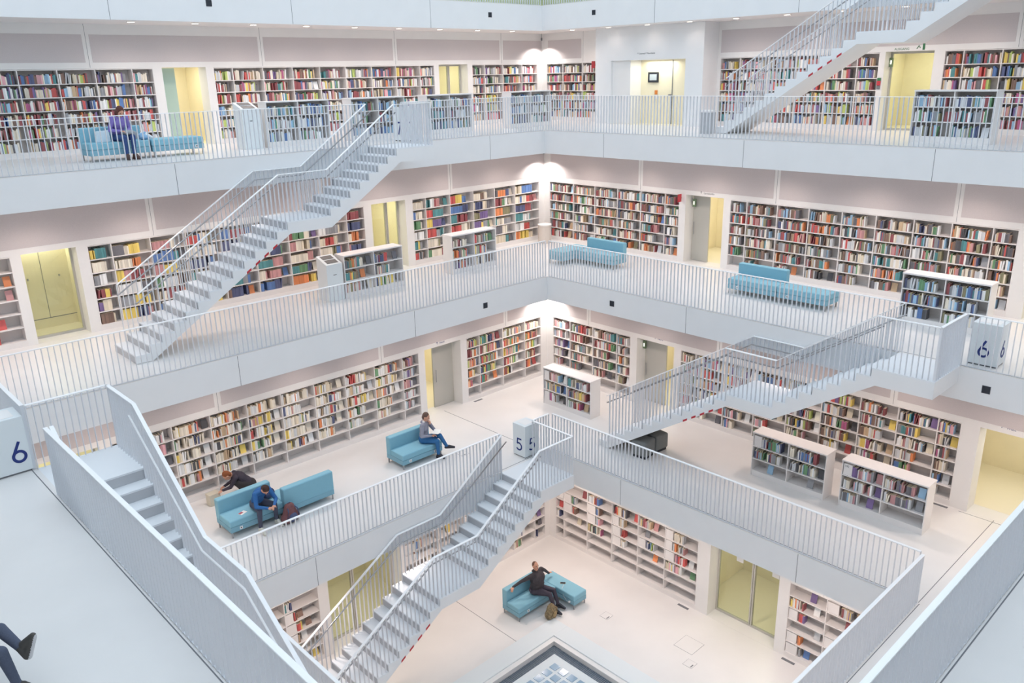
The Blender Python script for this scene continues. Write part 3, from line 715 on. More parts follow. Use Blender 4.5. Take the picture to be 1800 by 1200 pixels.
sign('small dark lettering with arrow above the middle gallery doorway', 'R', 6, 4.95, 2.2, 'Lernstudio', GREY)
sign('small dark lettering with arrow seen through the near landing railing', 'L', 5, -6.1, 2.2, 'West 1')
e = empty('wall_sign', (bx0-0.004, 8.95, Z[7]+2.3), ROT['R']); tag(e, 'tiny dark lettering above the lit niche on the top gallery', 'sign')
textobj('lettering', '\u2191 Lesesaal / Nordseite', 0.08, GREY, e, (0, 0, 0))
for side, k, t, lab in (('R', 7, 11.28, 'red sign flag at the end of the narrow top bookcase'), ('R', 6, 5.66, 'red sign flag at the end of the corner sofa bookcase')):
    e = empty('red_sign', side_pt(side, t, W[k] if k == 6 else 14.0, Z[k]+2.02), ROT[side]); tag(e, lab, 'sign', 'red projecting signs')
    s = MB(); s.box((-0.008, -0.2, -0.12), (0.008, -0.02, 0.12), mat('sign_red', (196, 60, 70), 0.4)); s.build('panel', e)
    s = MB(); s.box((-0.004, -0.02, -0.02), (0.004, 0.0, 0.02), METAL); s.build('bracket', e)
    s = MB(); s.box((-0.010, -0.15, -0.06), (-0.008, -0.07, 0.05), WHITE); s.build('pictogram', e)
for side, k, t, lab in (('R', 7, 0.86, 'small lit exit lantern beside the top gallery exit door'), ('R', 6, 5.40, 'small lit exit lantern in the middle gallery doorway'), ('R', 5, 5.28, 'small lit exit lantern in the lower gallery doorway')):
    e = empty('exit_lantern', side_pt(side, t, W[k]+0.3, Z[k]+1.85), ROT[side]); tag(e, lab, 'lantern', 'exit lanterns')
    one('housing', (-0.03, -0.02, -0.12), (0.06, 0.05, 0.12), mat('sign_green_dark', (120, 140, 110), 0.5), e); one('lamp', (0.0, -0.026, -0.05), (0.035, -0.02, 0.05), emit('lantern_glow', (255, 252, 230), 2.5), e)
e = empty('exit_sign', side_pt('R', 0.62, W[7]-0.003, Z[7]+2.18), ROT['R']); tag(e, 'small green exit lettering with running figure above the exit door', 'sign')
textobj('lettering', 'AUSGANG', 0.085, GREEN, e, (-0.05, 0, -0.02)); s = MB()
s.tube([(0.55, 0, 0.0), (0.6, 0, 0.08), (0.64, 0, 0.02)], 0.012, GREEN, 6); s.box((0.7, -0.004, -0.03), (0.76, 0.0, 0.13), GREEN); s.build('pictogram', e)
e = empty('fire_alarm', side_pt('R', 1.0, W[7], Z[7]+1.3), ROT['R']); tag(e, 'red and white alarm box between the bookcase and the exit door', 'alarm box')
one('housing', (-0.05, -0.03, -0.06), (0.05, 0, 0.06), mat('sign_red', (196, 60, 70)), e); one('plate', (-0.05, -0.02, -0.16), (0.05, 0, -0.07), GREY, e); one('label_plate', (-0.05, -0.02, 0.06), (0.05, 0, 0.14), GREEN, e)
e = empty('waste_bin', (11.1, 8.95, Z[6])); e.location = (11.1, 11.1, Z[6]); tag(e, 'cream cylindrical bin standing in the middle gallery corner', 'bin')
s = MB(); s.tube([(0, 0, 0), (0, 0, 0.62)], 0.24, mat('bin_cream', (216, 208, 200), 0.6), 24); s.build('body', e, smooth=False); s = MB(); s.tube([(0, 0, 0.62), (0, 0, 0.66)], 0.25, WHITE, 24); s.build('lid', e)
e = empty('waste_bin', (11.0, 4.4, Z[7])); tag(e, 'slim grey bin on the top gallery at the foot of the topmost staircase', 'bin')
one('body', (-0.15, -0.15, 0), (0.15, 0.15, 0.6), mat('bin_grey', (176, 178, 182), 0.6), e); one('lid', (-0.16, -0.16, 0.6), (0.16, 0.16, 0.66), WHITE, e)
for x, y, k in ((3.05, 6.45, 5), (4.61, 2.58, 4), (4.6, -0.1, 4)):
    e = empty('floor_socket', (x, y, Z[k])); tag(e, {6.45: 'small flush floor socket beside the reading man', 2.58: 'small flush floor socket right of the charging bench', -0.1: 'small flush floor socket in front of the double glass door'}[y], 'floor socket', 'flush floor sockets')
    one('cover', (-0.13, -0.13, 0.0), (0.13, 0.13, 0.003), GREY, e); one('lid', (-0.125, -0.125, 0.003), (0.125, 0.125, 0.004), FLOORM, e); one('cable_flap', (-0.1, -0.1, 0.004), (0.02, -0.07, 0.006), GREY, e)
s = MB(); s.box((4.9, 0.05, 0.0), (5.45, 0.6, 0.003), GREY); s.box((4.906, 0.056, 0.003), (5.444, 0.594, 0.004), FLOORM); struct(s.build('trim_2'))
for (x0, y0, x1, y1, k) in ((4.60, 4.9, 4.612, 9.6, 5), (-W[5], 4.6, 0, 4.6, 0), (2.16, 3.52, 2.172, 6.4, 4), (4.9, -4.93, 9.62, -4.918, 5), (W[5]-0.1, -6.0, W[5]-0.09, -4.2, 5)):
    if k: s = MB(); s.box((x0, y0, Z[k]), (x1, y1, Z[k]+0.003), GREY); struct(s.build('trim_3'))
for side, k, t in (('R', 4, 1.35), ('R', 4, -1.75), ('L', 5, 5.9), ('R', 5, -3.8)):
    s = MB(); s.box(side_pt(side, t-0.17, W[k]-0.16, Z[k]), side_pt(side, t+0.17, W[k]-0.08, Z[k]+0.004), GREY); o = s.build('floor_vent'); tag(o, 'small grey floor vent at the foot of a %s' % {1.35: 'bookcase left of the double glass door', -1.75: 'bookcase right of the double glass door', 5.9: 'bookcase left of the lower corner', -3.8: 'bookcase beside the last doorway'}[t], 'vent', 'floor vents')
for (x, lab) in ((0.15, 'first'), (-0.87, 'second')):
    one_ = MB(); one_.box(side_pt('R', x, W[4]+0.41, 1.75), side_pt('R', x-0.2, W[4]+0.422, 2.0), WHITE); o = one_.build('notice'); tag(o, 'white paper notice on the %s leaf of the double glass door' % lab, 'notice', 'paper notices')

# ------------------------------------------------------------------ lamps
RING = MB(); n = 20
RING.tube([(0, 0, -0.012), (0, 0, 0)], 0.1, FRAME, 20); RING = RING.build('ring'); RINGM = RING.data; bpy.data.objects.remove(RING)
DISC = MB(); DISC.tube([(0, 0, -0.016), (0, 0, -0.012)], 0.085, emit('downlight_glow', (255, 236, 220), 6.0), 20); DISC = DISC.build('diffuser'); DISCM = DISC.data; bpy.data.objects.remove(DISC)
cnt = 0
def downlight(side, k, t, d, watt=None, vis=True):
    zc = Z[k+1]-(0.84 if k == 7 else T)-0.004
    p = side_pt(side, t, d, zc)
    e = empty('ceiling_light', p); wall = {'L': 'left', 'R': 'right', 'NL': 'near left', 'NR': 'near right'}[side]
    tag(e, 'round recessed downlight in the ceiling over the %s %s gallery walk' % ({4: 'lowest', 5: 'lower', 6: 'middle', 7: 'top'}[k], wall), 'ceiling light', 'downlights over the %s %s walk' % ({4: 'lowest', 5: 'lower', 6: 'middle', 7: 'top'}[k], wall))
    link('ring', RINGM, e); link('diffuser', DISCM, e)
    l = bpy.data.lights.new('downlight', 'SPOT'); l.energy = watt or LAMP_W; l.color = LAMP_C; l.spot_size = R(150); l.spot_blend = 1.0; l.shadow_soft_size = 0.12
    o = bpy.data.objects.new('downlight', l); COL.objects.link(o); o.location = (p[0], p[1], zc-0.06)
for side in ('L', 'R'):
    for i in range(-2, 7): downlight(side, 7, 8.25-1.65*i, 13.05, LAMP_W if side == 'L' or not 6.0 < 8.25-1.65*i < 11 else 8) if 8.25-1.65*i < 12.4 else None
    for k, st in ((6, 2.42), (5, 2.42), (4, 2.42)):
        t = -W[k]+1.6
        while t < W[k]-1.2: downlight(side, k, t, W[k]-1.15, LAMP_W*{6: 1.35, 5: 1.05, 4: 1.3}[k]); t += 2.42
for side in ('NL', 'NR'):
    for k in (5, 4):
        t = -W[k]+1.6
        while t < W[k]-1.2: downlight(side, k, t, W[k]-1.15, LAMP_W*1.35); t += 3.6
for k in (5, 6, 7):
    zc = Z[k+1]-(0.84 if k == 7 else T)
    e = empty('corner_spotlight', (W[k]-0.12, W[k]-0.12, zc)); tag(e, 'slim spotlight hanging in the far corner of the %s gallery' % {5: 'lower', 6: 'middle', 7: 'top'}[k], 'spotlight', 'corner spotlights')
    s = MB(); s.tube([(0, 0, 0), (0, 0, -0.16)], 0.012, METAL, 8); s.build('stem', e); s = MB(); s.tube([(0, 0, -0.16), (-0.03, -0.03, -0.25)], 0.03, GREY, 12); s.build('head', e)
    l = bpy.data.lights.new('corner_spot', 'SPOT'); l.energy = CORNER_W; l.color = (1, 0.93, 0.88); l.spot_size = R(150); l.spot_blend = 0.6; l.shadow_soft_size = 0.05
    o = bpy.data.objects.new('corner_spot', l); COL.objects.link(o); o.location = (W[k]-0.42, W[k]-0.42, zc-0.42)

# ------------------------------------------------------------------ people (one continuous skin each, hair as a child) and their things
def ico(s, c, rad, m, rot=None, n=14):
    V = []; F = []; c = Vector(c); rings = n//2+1
    for i in range(1, rings):
        a = math.pi*i/rings
        for j in range(n):
            b = 2*math.pi*j/n; v = Vector((math.sin(a)*math.cos(b)*rad[0], math.sin(a)*math.sin(b)*rad[1], math.cos(a)*rad[2]))
            if rot is not None: v = rot @ v
            V.append(c+v)
    t = Vector((0, 0, rad[2])); t = rot @ t if rot is not None else t
    V += [c+t, c-t]; T_ = len(V)-2; B_ = len(V)-1; k = rings-1
    for i in range(k-1):
        for j in range(n): F.append((i*n+j, (i+1)*n+j, (i+1)*n+(j+1)%n, i*n+(j+1)%n))
    for j in range(n): F.append((T_, j, (j+1)%n)); F.append((B_, (k-1)*n+(j+1)%n, (k-1)*n+j))
    s.add(V, F, m)
class Fig:
    def __init__(s): s.mb = MB(); s.pr = []
    def cap(s, p, r0, q, r1, m):
        p = Vector(p); q = Vector(q)
        s.mb.tube([p, p.lerp(q, 0.5), q], [r0, (r0+r1)/2, r1], m, 12); ico(s.mb, p, (r0,)*3, m); ico(s.mb, q, (r1,)*3, m); s.pr.append(('c', p, q, r0, r1, m))
    def ell(s, c, rad, m, rot=None):
        ico(s.mb, c, rad, m, rot); s.pr.append(('e', Vector(c), rot.inverted() if rot is not None else None, rad, 0, m))
    def build(s, name, parent, voxel=0.009, smooth=4):
        o = s.mb.build(name); r = o.modifiers.new('r', 'REMESH'); r.mode = 'VOXEL'; r.voxel_size = voxel; r.use_smooth_shade = True
        k = o.modifiers.new('s', 'SMOOTH'); k.factor = 0.5; k.iterations = smooth
        d = bpy.context.evaluated_depsgraph_get(); me = bpy.data.meshes.new_from_object(o.evaluated_get(d)); bpy.data.objects.remove(o)
        ms = []
        for q in s.pr:
            if q[5] not in ms: ms.append(q[5])
        me.materials.clear()
        for m in ms: me.materials.append(m)
        import numpy as np
        n = len(me.polygons); C = np.empty(n*3); me.polygons.foreach_get('center', C); C = C.reshape(-1, 3)
        best = np.full(n, 1e9); idx = np.zeros(n, int)
        for q in s.pr:
            if q[0] == 'c':
                a = np.array(q[1]); b = np.array(q[2]); ab = b-a; t = np.clip(((C-a)@ab)/max(ab@ab, 1e-9), 0, 1)
                dd = np.linalg.norm(C-a-t[:, None]*ab, axis=1)-(q[3]+(q[4]-q[3])*t)
            else:
                v = C-np.array(q[1])
                if q[2] is not None: v = v@np.array(q[2]).T
                rr = np.array(q[3]); k_ = np.linalg.norm(v/rr, axis=1); dd = (k_-1)*rr.min()
            w = dd < best-1e-5; best[w] = dd[w]; idx[w] = ms.index(q[5])
        me.polygons.foreach_set('material_index', idx.tolist()); me.polygons.foreach_set('use_smooth', [True]*n); me.update()
        return link(name, me, parent)
SKIN = mat('skin', (214, 160, 134), 0.6); SKIN2 = mat('skin_light', (226, 182, 158), 0.6); EYE = mat('eye_dark', (60, 44, 40), 0.4); LIP = mat('lip', (176, 106, 98), 0.6)
def hand(g, w, d, nrm, m, curl=0.6, th=1, sc=1.0):
    """w wrist, d direction of the hand, nrm back of the hand, th thumb side"""
    d = Vector(d).normalized(); nrm = Vector(nrm); nrm = (nrm-d*nrm.dot(d)).normalized(); sd = d.cross(nrm)*th; w = Vector(w)
    rot = Matrix((d, sd, nrm)).transposed(); pc = w+d*0.05*sc; g.ell(pc, (0.055*sc, 0.042*sc, 0.018*sc), m, rot)
    for i, L in enumerate((0.072, 0.08, 0.075, 0.06)):
        b = w+d*0.085*sc+sd*(0.03-0.02*i)*sc; d1 = (d*math.cos(curl*0.6)-nrm*math.sin(curl*0.6)); k = b+d1*L*0.5*sc
        d2 = (d*math.cos(curl*1.5)-nrm*math.sin(curl*1.5)); g.cap(b, 0.0095*sc, k, 0.009*sc, m); g.cap(k, 0.009*sc, k+d2*L*0.5*sc, 0.0078*sc, m)
    b = w+d*0.03*sc+sd*0.035*sc; t = (d*0.7+sd*0.6-nrm*0.35).normalized(); g.cap(b, 0.012*sc, b+t*0.035*sc, 0.011*sc, m); g.cap(b+t*0.035*sc, 0.011*sc, b+(t+d*0.4).normalized()*0.065*sc, 0.009*sc, m)
def person(label, P, th, J, top, leg, shoe, skin=None, hairm=None, hair='short', group=None, look=(1, 0, 0), hands=True, girth=1.0, sole=None, dth=None, collar=None):
    skin = skin or SKIN; e = empty('person', (P[0], P[1], P[2])); tag(e, label, 'person', group)
    Fv = Vector((math.cos(th), math.sin(th), 0)); Lv = Vector((-math.sin(th), math.cos(th), 0)); Uv = Vector((0, 0, 1))
    W_ = lambda a: Fv*a[0]+Lv*a[1]+Uv*a[2]
    g = Fig(); j = {k: W_(v) for k, v in J.items() if isinstance(v, tuple)}
    pel = j.get('pel', Vector((0, 0, 0))); ch = j['chest']; nk = j['neck']; hd = j['head']
    up = (ch-pel).normalized(); lat = (j['sh_l']-j['sh_r']).normalized(); fw = lat.cross(up)
    rot = Matrix((fw, lat, up)).transposed()
    g.ell(pel, (0.13*girth, 0.175*girth, 0.13), leg, rot); g.ell(pel.lerp(ch, 0.45), (0.115*girth, 0.155*girth, 0.17), top, rot); g.ell(ch, (0.12*girth, 0.17*girth, 0.19), top, rot)
    g.cap(j['sh_l'], 0.064, j['sh_r'], 0.064, top); g.cap(ch, 0.1, nk, 0.055, top); g.cap(nk, 0.05, nk.lerp(hd, 0.55), 0.048, skin)
    if collar: g.cap(nk+lat*0.05-fw*0.01, 0.04, nk-lat*0.05-fw*0.01, 0.04, collar); g.cap(nk+lat*0.07-fw*0.06, 0.035, nk-lat*0.07-fw*0.06, 0.035, top)
    for s_ in 'lr':
        g.cap(j['sh_'+s_], 0.062*girth**.5, j['el_'+s_], 0.046, top); g.cap(j['el_'+s_], 0.046, j['wr_'+s_], 0.034, top)
        g.cap(j['hip_'+s_], 0.095*girth**.5, j['kn_'+s_], 0.065, leg); g.cap(j['kn_'+s_], 0.063, j['an_'+s_], 0.045, leg)
        an = j['an_'+s_]; to = j['to_'+s_]; d = (to-an); hl = an-d.normalized()*0.03
        if 'he_'+s_ in j: hl = j['he_'+s_]
        g.cap(hl, 0.042, to, 0.034, shoe); g.cap(an, 0.046, hl, 0.042, shoe); g.cap(an.lerp(to, 0.3), 0.046, to, 0.034, shoe)
        if sole:
            dn = Vector(J.get('sole_'+s_, (0, 0, -1))); dn = W_(dn)
            g.cap(hl+dn*0.022, 0.032, to+dn*0.016, 0.028, sole)
        wr = j['wr_'+s_]; dv = W_(J['hd_'+s_]) if 'hd_'+s_ in J else (wr-j['el_'+s_]); nr = W_(J['hn_'+s_]) if 'hn_'+s_ in J else Uv
        if hands: hand(g, wr, dv, nr, skin, J.get('curl_'+s_, 0.6), 1 if s_ == 'r' else -1)
    # head
    lk = W_(look).normalized(); hl_ = (Uv-lk*Uv.dot(lk)).normalized(); hs = hl_.cross(lk); hr = Matrix((lk, hs, hl_)).transposed()
    if J.get('hup'):
        hl_ = W_(J['hup']).normalized(); lk = (lk-hl_*lk.dot(hl_)).normalized(); hs = hl_.cross(lk); hr = Matrix((lk, hs, hl_)).transposed()
    H_ = lambda a: hd+hr @ Vector(a)
    g.ell(hd, (0.096, 0.078, 0.115), skin, hr); g.ell(H_((0.03, 0, -0.065)), (0.058, 0.055, 0.055), skin, hr)
    g.cap(H_((0.092, 0, 0.0)), 0.01, H_((0.108, 0, -0.03)), 0.015, skin)
    for q in (-1, 1):
        g.ell(H_((-0.005, q*0.08, -0.01)), (0.018, 0.011, 0.03), skin, hr); g.ell(H_((0.087, q*0.031, 0.012)), (0.012, 0.016, 0.009), EYE, hr)
    g.ell(H_((0.083, 0, -0.062)), (0.012, 0.026, 0.008), LIP, hr)
    g.build('body', e)
    if hair:
        m = hairm; h = Fig()
        if hair == 'short': h.ell(H_((-0.018, 0, 0.028)), (0.095, 0.084, 0.105), m, hr); h.ell(H_((-0.045, 0, -0.02)), (0.066, 0.078, 0.08), m, hr)
        elif hair == 'shaved': h.ell(H_((-0.014, 0, 0.022)), (0.09, 0.08, 0.1), m, hr)
        else:
            h.ell(H_((-0.02, 0, 0.03)), (0.1, 0.09, 0.108), m, hr); h.ell(H_((-0.05, 0, -0.06)), (0.062, 0.088, 0.13), m, hr)
            for q in (-1, 1): h.cap(H_((0.01, q*0.075, 0.03)), 0.028, H_((0.02, q*0.07, -0.14)), 0.024, m)
        h.build('hair', e, 0.01)
    return e, W_
def sitJ(lean=0.05, hh=0.66):
    return dict(chest=(lean*0.6, 0, 0.30), neck=(lean, 0, 0.50), head=(lean+0.03, 0, 0.66), sh_l=(lean*0.9, 0.17, 0.44), sh_r=(lean*0.9, -0.17, 0.44),
                hip_l=(0.02, 0.09, -0.02), hip_r=(0.02, -0.09, -0.02), kn_l=(0.44, 0.11, 0.0), kn_r=(0.44, -0.11, 0.0), an_l=(0.46, 0.11, -0.42), an_r=(0.46, -0.11, -0.42),
                to_l=(0.62, 0.13, -0.47), to_r=(0.62, -0.13, -0.47), he_l=(0.42, 0.11, -0.47), he_r=(0.42, -0.11, -0.47))
# reading man
J = sitJ(0.06); z0 = Z[5]+0.53
J.update(kn_r=(0.43, -0.10, 0.0), an_r=(0.44, -0.07, -0.40), to_r=(0.60, -0.08, -0.486), he_r=(0.40, -0.07, -0.486), kn_l=(0.47, 0.02, 0.11), an_l=(0.60, 0.16, -0.25), he_l=(0.57, 0.17, -0.29), to_l=(0.78, 0.24, -0.30),
         el_r=(0.06, -0.27, 0.17), wr_r=(0.28, -0.14, 0.16), hd_r=(1, 0.5, 0.1), el_l=(0.24, 0.2, 0.20), wr_l=(0.2, 0.08, 0.40), hd_l=(-0.1, -0.4, 1), hn_l=(1, 0, 0), curl_l=1.3, head=(0.11, 0.0, 0.64), hup=(0.35, 0, 1))
th = R(-58)
e, Wf = person('person in grey sweater and blue jeans reading with legs crossed on a blue sofa', (2.22, 7.1, z0), th, J, mat('grey_sweater', (150, 150, 164), 0.9, noise=0.06, nscale=60), mat('blue_jeans', (52, 108, 160), 0.9, noise=0.08, nscale=80), mat('dark_shoe', (52, 50, 58), 0.6), hairm=mat('brown_grey_hair', (104, 82, 72), 0.9), look=(0.75, 0, -0.66), collar=WHITE)
bk = empty('open_book', Vector((2.22, 7.1, z0))+Wf((0.40, -0.06, 0.22)), th+R(90)); tag(bk, 'open white book held in the lap of the person in grey sweater', 'book')
for q in (-1, 1):
    s = MB(); s.add([(0, -0.1, 0.0), (q*0.14, -0.1, 0.03), (q*0.14, 0.1, 0.03), (0, 0.1, 0.0), (0, -0.1, 0.012), (q*0.14, -0.1, 0.042), (q*0.14, 0.1, 0.042), (0, 0.1, 0.012)], [(0,3,2,1),(4,5,6,7),(0,1,5,4),(1,2,6,5),(2,3,7,6),(3,0,4,7)], mat('page_white', (244, 244, 240), 0.7)); s.build('page_block', bk)
# man in blue leaning forward
J = sitJ(0.3); J.update(chest=(0.16, 0, 0.27), neck=(0.33, 0, 0.40), head=(0.45, 0, 0.47), sh_l=(0.29, 0.18, 0.36), sh_r=(0.29, -0.18, 0.36), el_l=(0.42, 0.26, 0.12), el_r=(0.42, -0.26, 0.12), wr_l=(0.60, 0.09, 0.08), wr_r=(0.60, -0.09, 0.08), hd_l=(0.6, -0.8, 0), hd_r=(0.6, 0.8, 0),
    curl_l=0.9, curl_r=0.9, kn_l=(0.43, 0.2, 0.0), kn_r=(0.43, -0.2, 0.0), an_l=(0.42, 0.22, -0.40), an_r=(0.46, -0.24, -0.40), to_l=(0.62, 0.22, -0.49), to_r=(0.66, -0.26, -0.49), he_l=(0.38, 0.22, -0.49), he_r=(0.42, -0.24, -0.49), hup=(0.9, 0, 0.35))
person('person in a blue jacket bent forward with hands joined on a blue sofa', (-2.66, 7.12, z0), R(-84), J, mat('blue_jacket', (44, 102, 164), 0.8, noise=0.05, nscale=60), mat('dark_trousers', (74, 78, 96), 0.9), mat('pale_trainer', (206, 206, 196), 0.6), hairm=mat('dark_brown_hair', (66, 46, 42), 0.9), look=(0.3, 0, -0.9))
def pack(name, label, cat, loc, w, d, h, m, m2, rz=0, straps=True, group=None):
    e = empty(name, loc, rz); tag(e, label, cat, group); g = Fig()
    g.cap((-w*0.28, 0, d*0.5), d*0.5, (w*0.28, 0, d*0.5), d*0.5, m); g.cap((-w*0.22, 0, d*0.5), d*0.48, (-w*0.08, 0, h-d*0.42), d*0.36, m); g.cap((w*0.22, 0, d*0.5), d*0.48, (w*0.08, 0, h-d*0.42), d*0.36, m)
    g.ell((0, 0, h*0.45), (w*0.42, d*0.5, h*0.42), m); g.build('bag_body', e, 0.01)
    g = Fig(); g.ell((0, -d*0.42, h*0.3), (w*0.3, d*0.2, h*0.24), m2); g.build('front_pocket', e, 0.01)
    if straps:
        for q in (-1, 1):
            s = MB(); s.tube([(q*w*0.12, d*0.1, h*0.92), (q*w*0.3, -d*0.5, h*0.7), (q*w*0.4, -d*0.45, h*0.3), (q*w*0.36, -d*0.1, 0.05)], 0.014, m2, 6); s.build('strap', e, smooth=True)
        s = MB(); s.tube([(-0.04, 0, h*0.9), (-0.03, 0, h*0.99), (0.03, 0, h*0.99), (0.04, 0, h*0.9)], 0.01, m2, 6); s.build('handle', e, smooth=True)
pack('backpack', 'brown and navy backpack on the floor beside the person in blue', 'bag', (-2.12, 6.6, Z[5]), 0.42, 0.26, 0.5, mat('pack_brown', (118, 78, 80), 0.9, noise=0.1, nscale=30), mat('pack_navy', (80, 88, 120), 0.9), R(10))
pack('shoulder_bag', 'dark navy bag lying on the blue sofa behind the person in blue', 'bag', (-2.3, 7.3, Z[5]+0.43), 0.3, 0.22, 0.3, mat('bag_navy', (52, 60, 92), 0.9), mat('bag_navy2', (70, 80, 112), 0.9), 0, straps=False)
e = empty('magazine', (-3.05, 7.05, Z[5]+0.43), R(20)); tag(e, 'red and white leaflet lying on the seat beside the person in blue', 'magazine')
one('page', (-0.09, -0.06, 0), (0.09, 0.06, 0.004), WHITE, e); one('cover_print', (-0.085, -0.01, 0.004), (0.02, 0.055, 0.006), mat('print_red', (184, 90, 100), 0.6), e)
# crouching person at the shelf
J = dict(chest=(0.22, 0, 0.22), neck=(0.40, 0, 0.33), head=(0.54, 0.02, 0.34), sh_l=(0.36, 0.17, 0.29), sh_r=(0.36, -0.17, 0.29), hip_l=(0.0, 0.1, 0), hip_r=(0.0, -0.1, 0), kn_l=(0.36, 0.14, 0.14), kn_r=(0.36, -0.14, 0.02),
         an_l=(0.12, 0.15, -0.20), an_r=(0.0, -0.14, -0.18), he_l=(0.06, 0.15, -0.27), to_l=(0.26, 0.16, -0.27), he_r=(-0.04, -0.14, -0.20), to_r=(0.12, -0.15, -0.27), el_l=(0.5, 0.22, 0.1), wr_l=(0.68, 0.2, 0.05), el_r=(0.42, -0.22, 0.06), wr_r=(0.62, -0.12, 0.0), hup=(0.8, 0, 0.6), curl_l=0.9, curl_r=0.9)
person('person with reddish hair in black jacket crouching at the paperback bookcase', (-2.12, 8.5, Z[5]+0.31), R(160), {k: (tuple(v) if isinstance(v, tuple) else v) for k, v in J.items()}, mat('black_jacket', (60, 54, 66), 0.8), mat('black_trousers', (56, 52, 54), 0.9), BLACK, hairm=mat('auburn_hair', (140, 82, 50), 0.9), hair='short', look=(0.75, 0.05, -0.6))
e = empty('box', (-3.02, 8.72, Z[5]), 0.1); tag(e, 'pale cream box standing on the floor beside the crouching person', 'box')
one('body', (-0.14, -0.1, 0), (0.14, 0.1, 0.26), mat('carton_cream', (214, 206, 188), 0.8), e, bevel=0.004); one('lid', (-0.145, -0.105, 0.26), (0.145, 0.105, 0.3), mat('carton_cream', (214, 206, 188)), e)
# man in black, lowest floor
J = sitJ(0.02); J.update(neck=(-0.02, 0, 0.55), chest=(0.02, 0, 0.33), head=(-0.03, -0.02, 0.71), sh_l=(-0.02, 0.21, 0.48), sh_r=(-0.02, -0.21, 0.48), el_r=(-0.18, -0.44, 0.38), wr_r=(-0.3, -0.64, 0.26), el_l=(-0.1, 0.46, 0.3), wr_l=(-0.16, 0.72, 0.04), hd_r=(0.3, -1, -0.5), hd_l=(0, 1, -0.15), curl_r=0.8, curl_l=0.4,
    kn_l=(0.42, 0.2, 0.02), kn_r=(0.44, 0.0, 0.0), an_l=(0.52, 0.26, -0.40), an_r=(0.6, 0.02, -0.40), to_l=(0.72, 0.3, -0.485), to_r=(0.8, 0.04, -0.485), he_l=(0.48, 0.26, -0.485), he_r=(0.56, 0.02, -0.485))
person('person in a black padded jacket with arms spread wide on a blue sofa', (3.62, 4.22, 0.55), R(-84), J, mat('black_padded', (66, 60, 64), 0.8, noise=0.15, nscale=18, bump=0.2), mat('charcoal_trousers', (70, 64, 76), 0.9), BLACK, hairm=mat('cropped_hair', (116, 86, 72), 0.9), hair='shaved', look=(1, -0.2, 0.25), girth=1.5, collar=mat('hood_black', (58, 54, 58), 0.9))
pack('backpack', 'olive camouflage backpack on the floor at the feet of the person in black', 'bag', (3.52, 3.6, 0), 0.32, 0.26, 0.42, mat('camo', (132, 116, 88), 0.9, noise=0.45, nscale=26), mat('camo_tan', (158, 134, 96), 0.9, noise=0.3, nscale=30), R(15))
e = empty('phone', (4.42, 4.0, 0.43), R(40)); tag(e, 'phone lying on the blue bench of the lowest floor, cable attached', 'phone'); one('body', (-0.04, -0.075, 0), (0.04, 0.075, 0.009), mat('phone_gold', (150, 140, 110), 0.4), e, bevel=0.003); one('screen', (-0.035, -0.068, 0.009), (0.035, 0.068, 0.0095), BLACK, e)
s = MB(); s.tube([(4.38, 3.93, 0.44), (4.22, 3.85, 0.43), (4.145, 3.72, 0.3), (4.14, 3.6, 0.2), (4.145, 3.5, 0.22)], 0.005, WHITE, 6); s.tube([(4.11, 3.5, 0.22), (4.155, 3.5, 0.22)], 0.03, WHITE, 10); o = s.build('charging_cable'); tag(o, 'white charging cable looping down the side of the blue bench', 'cable')
# person in purple, top gallery
J = sitJ(0.16); J.update(neck=(0.17, 0, 0.46), head=(0.24, 0, 0.58), el_l=(0.1, 0.24, 0.16), el_r=(0.1, -0.24, 0.16), wr_l=(0.3, 0.1, 0.14), wr_r=(0.3, -0.1, 0.14), hup=(0.6, 0, 0.8), an_l=(0.46, 0.08, -0.40), an_r=(0.40, -0.08, -0.40), to_l=(0.62, 0.1, -0.485), to_r=(0.56, -0.1, -0.485), he_l=(0.42, 0.08, -0.485), he_r=(0.36, -0.08, -0.485))
person('person with brown hair in purple top bent over their lap on the top gallery sofa', (-2.82, 11.78, Z[7]+0.53), R(-80), J, mat('purple_top', (132, 118, 188), 0.9, noise=0.05, nscale=60), mat('navy_jeans', (54, 78, 130), 0.9), mat('brown_shoe', (84, 64, 60), 0.7), hairm=mat('brown_hair', (98, 60, 52), 0.9), hair='long', look=(0.6, 0, -0.8))
g = Fig(); g.ell((0, 0, 0), (0.17, 0.13, 0.06), mat('grey_knit', (146, 152, 158), 0.95, noise=0.1, nscale=40)); g.ell((0.12, -0.06, -0.07), (0.08, 0.06, 0.1), mat('grey_knit', (146, 152, 158))); o = g.build('folded_jacket', None, 0.01); o.location = (-2.70, 11.46, Z[7]+0.63); tag(o, 'grey knitted jacket bundled on the lap of the person in purple', 'jacket')
e = empty('carrier_bag', (-3.22, 11.68, Z[7]+0.43), R(6)); tag(e, 'pale printed carrier bag standing on the top gallery sofa', 'bag')
s = MB(); s.prism([(-0.16, 0), (0.16, 0), (0.15, 0.27), (-0.15, 0.25)], 'y', -0.06, 0.06, mat('bag_paleblue', (206, 222, 232), 0.7)); s.build('body', e, bevel=0.01)
s = MB(); s.tube([(-0.07, 0, 0.25), (-0.04, 0, 0.36), (0.04, 0, 0.36), (0.07, 0, 0.26)], 0.008, BLUE2, 6); s.build('handle', e)
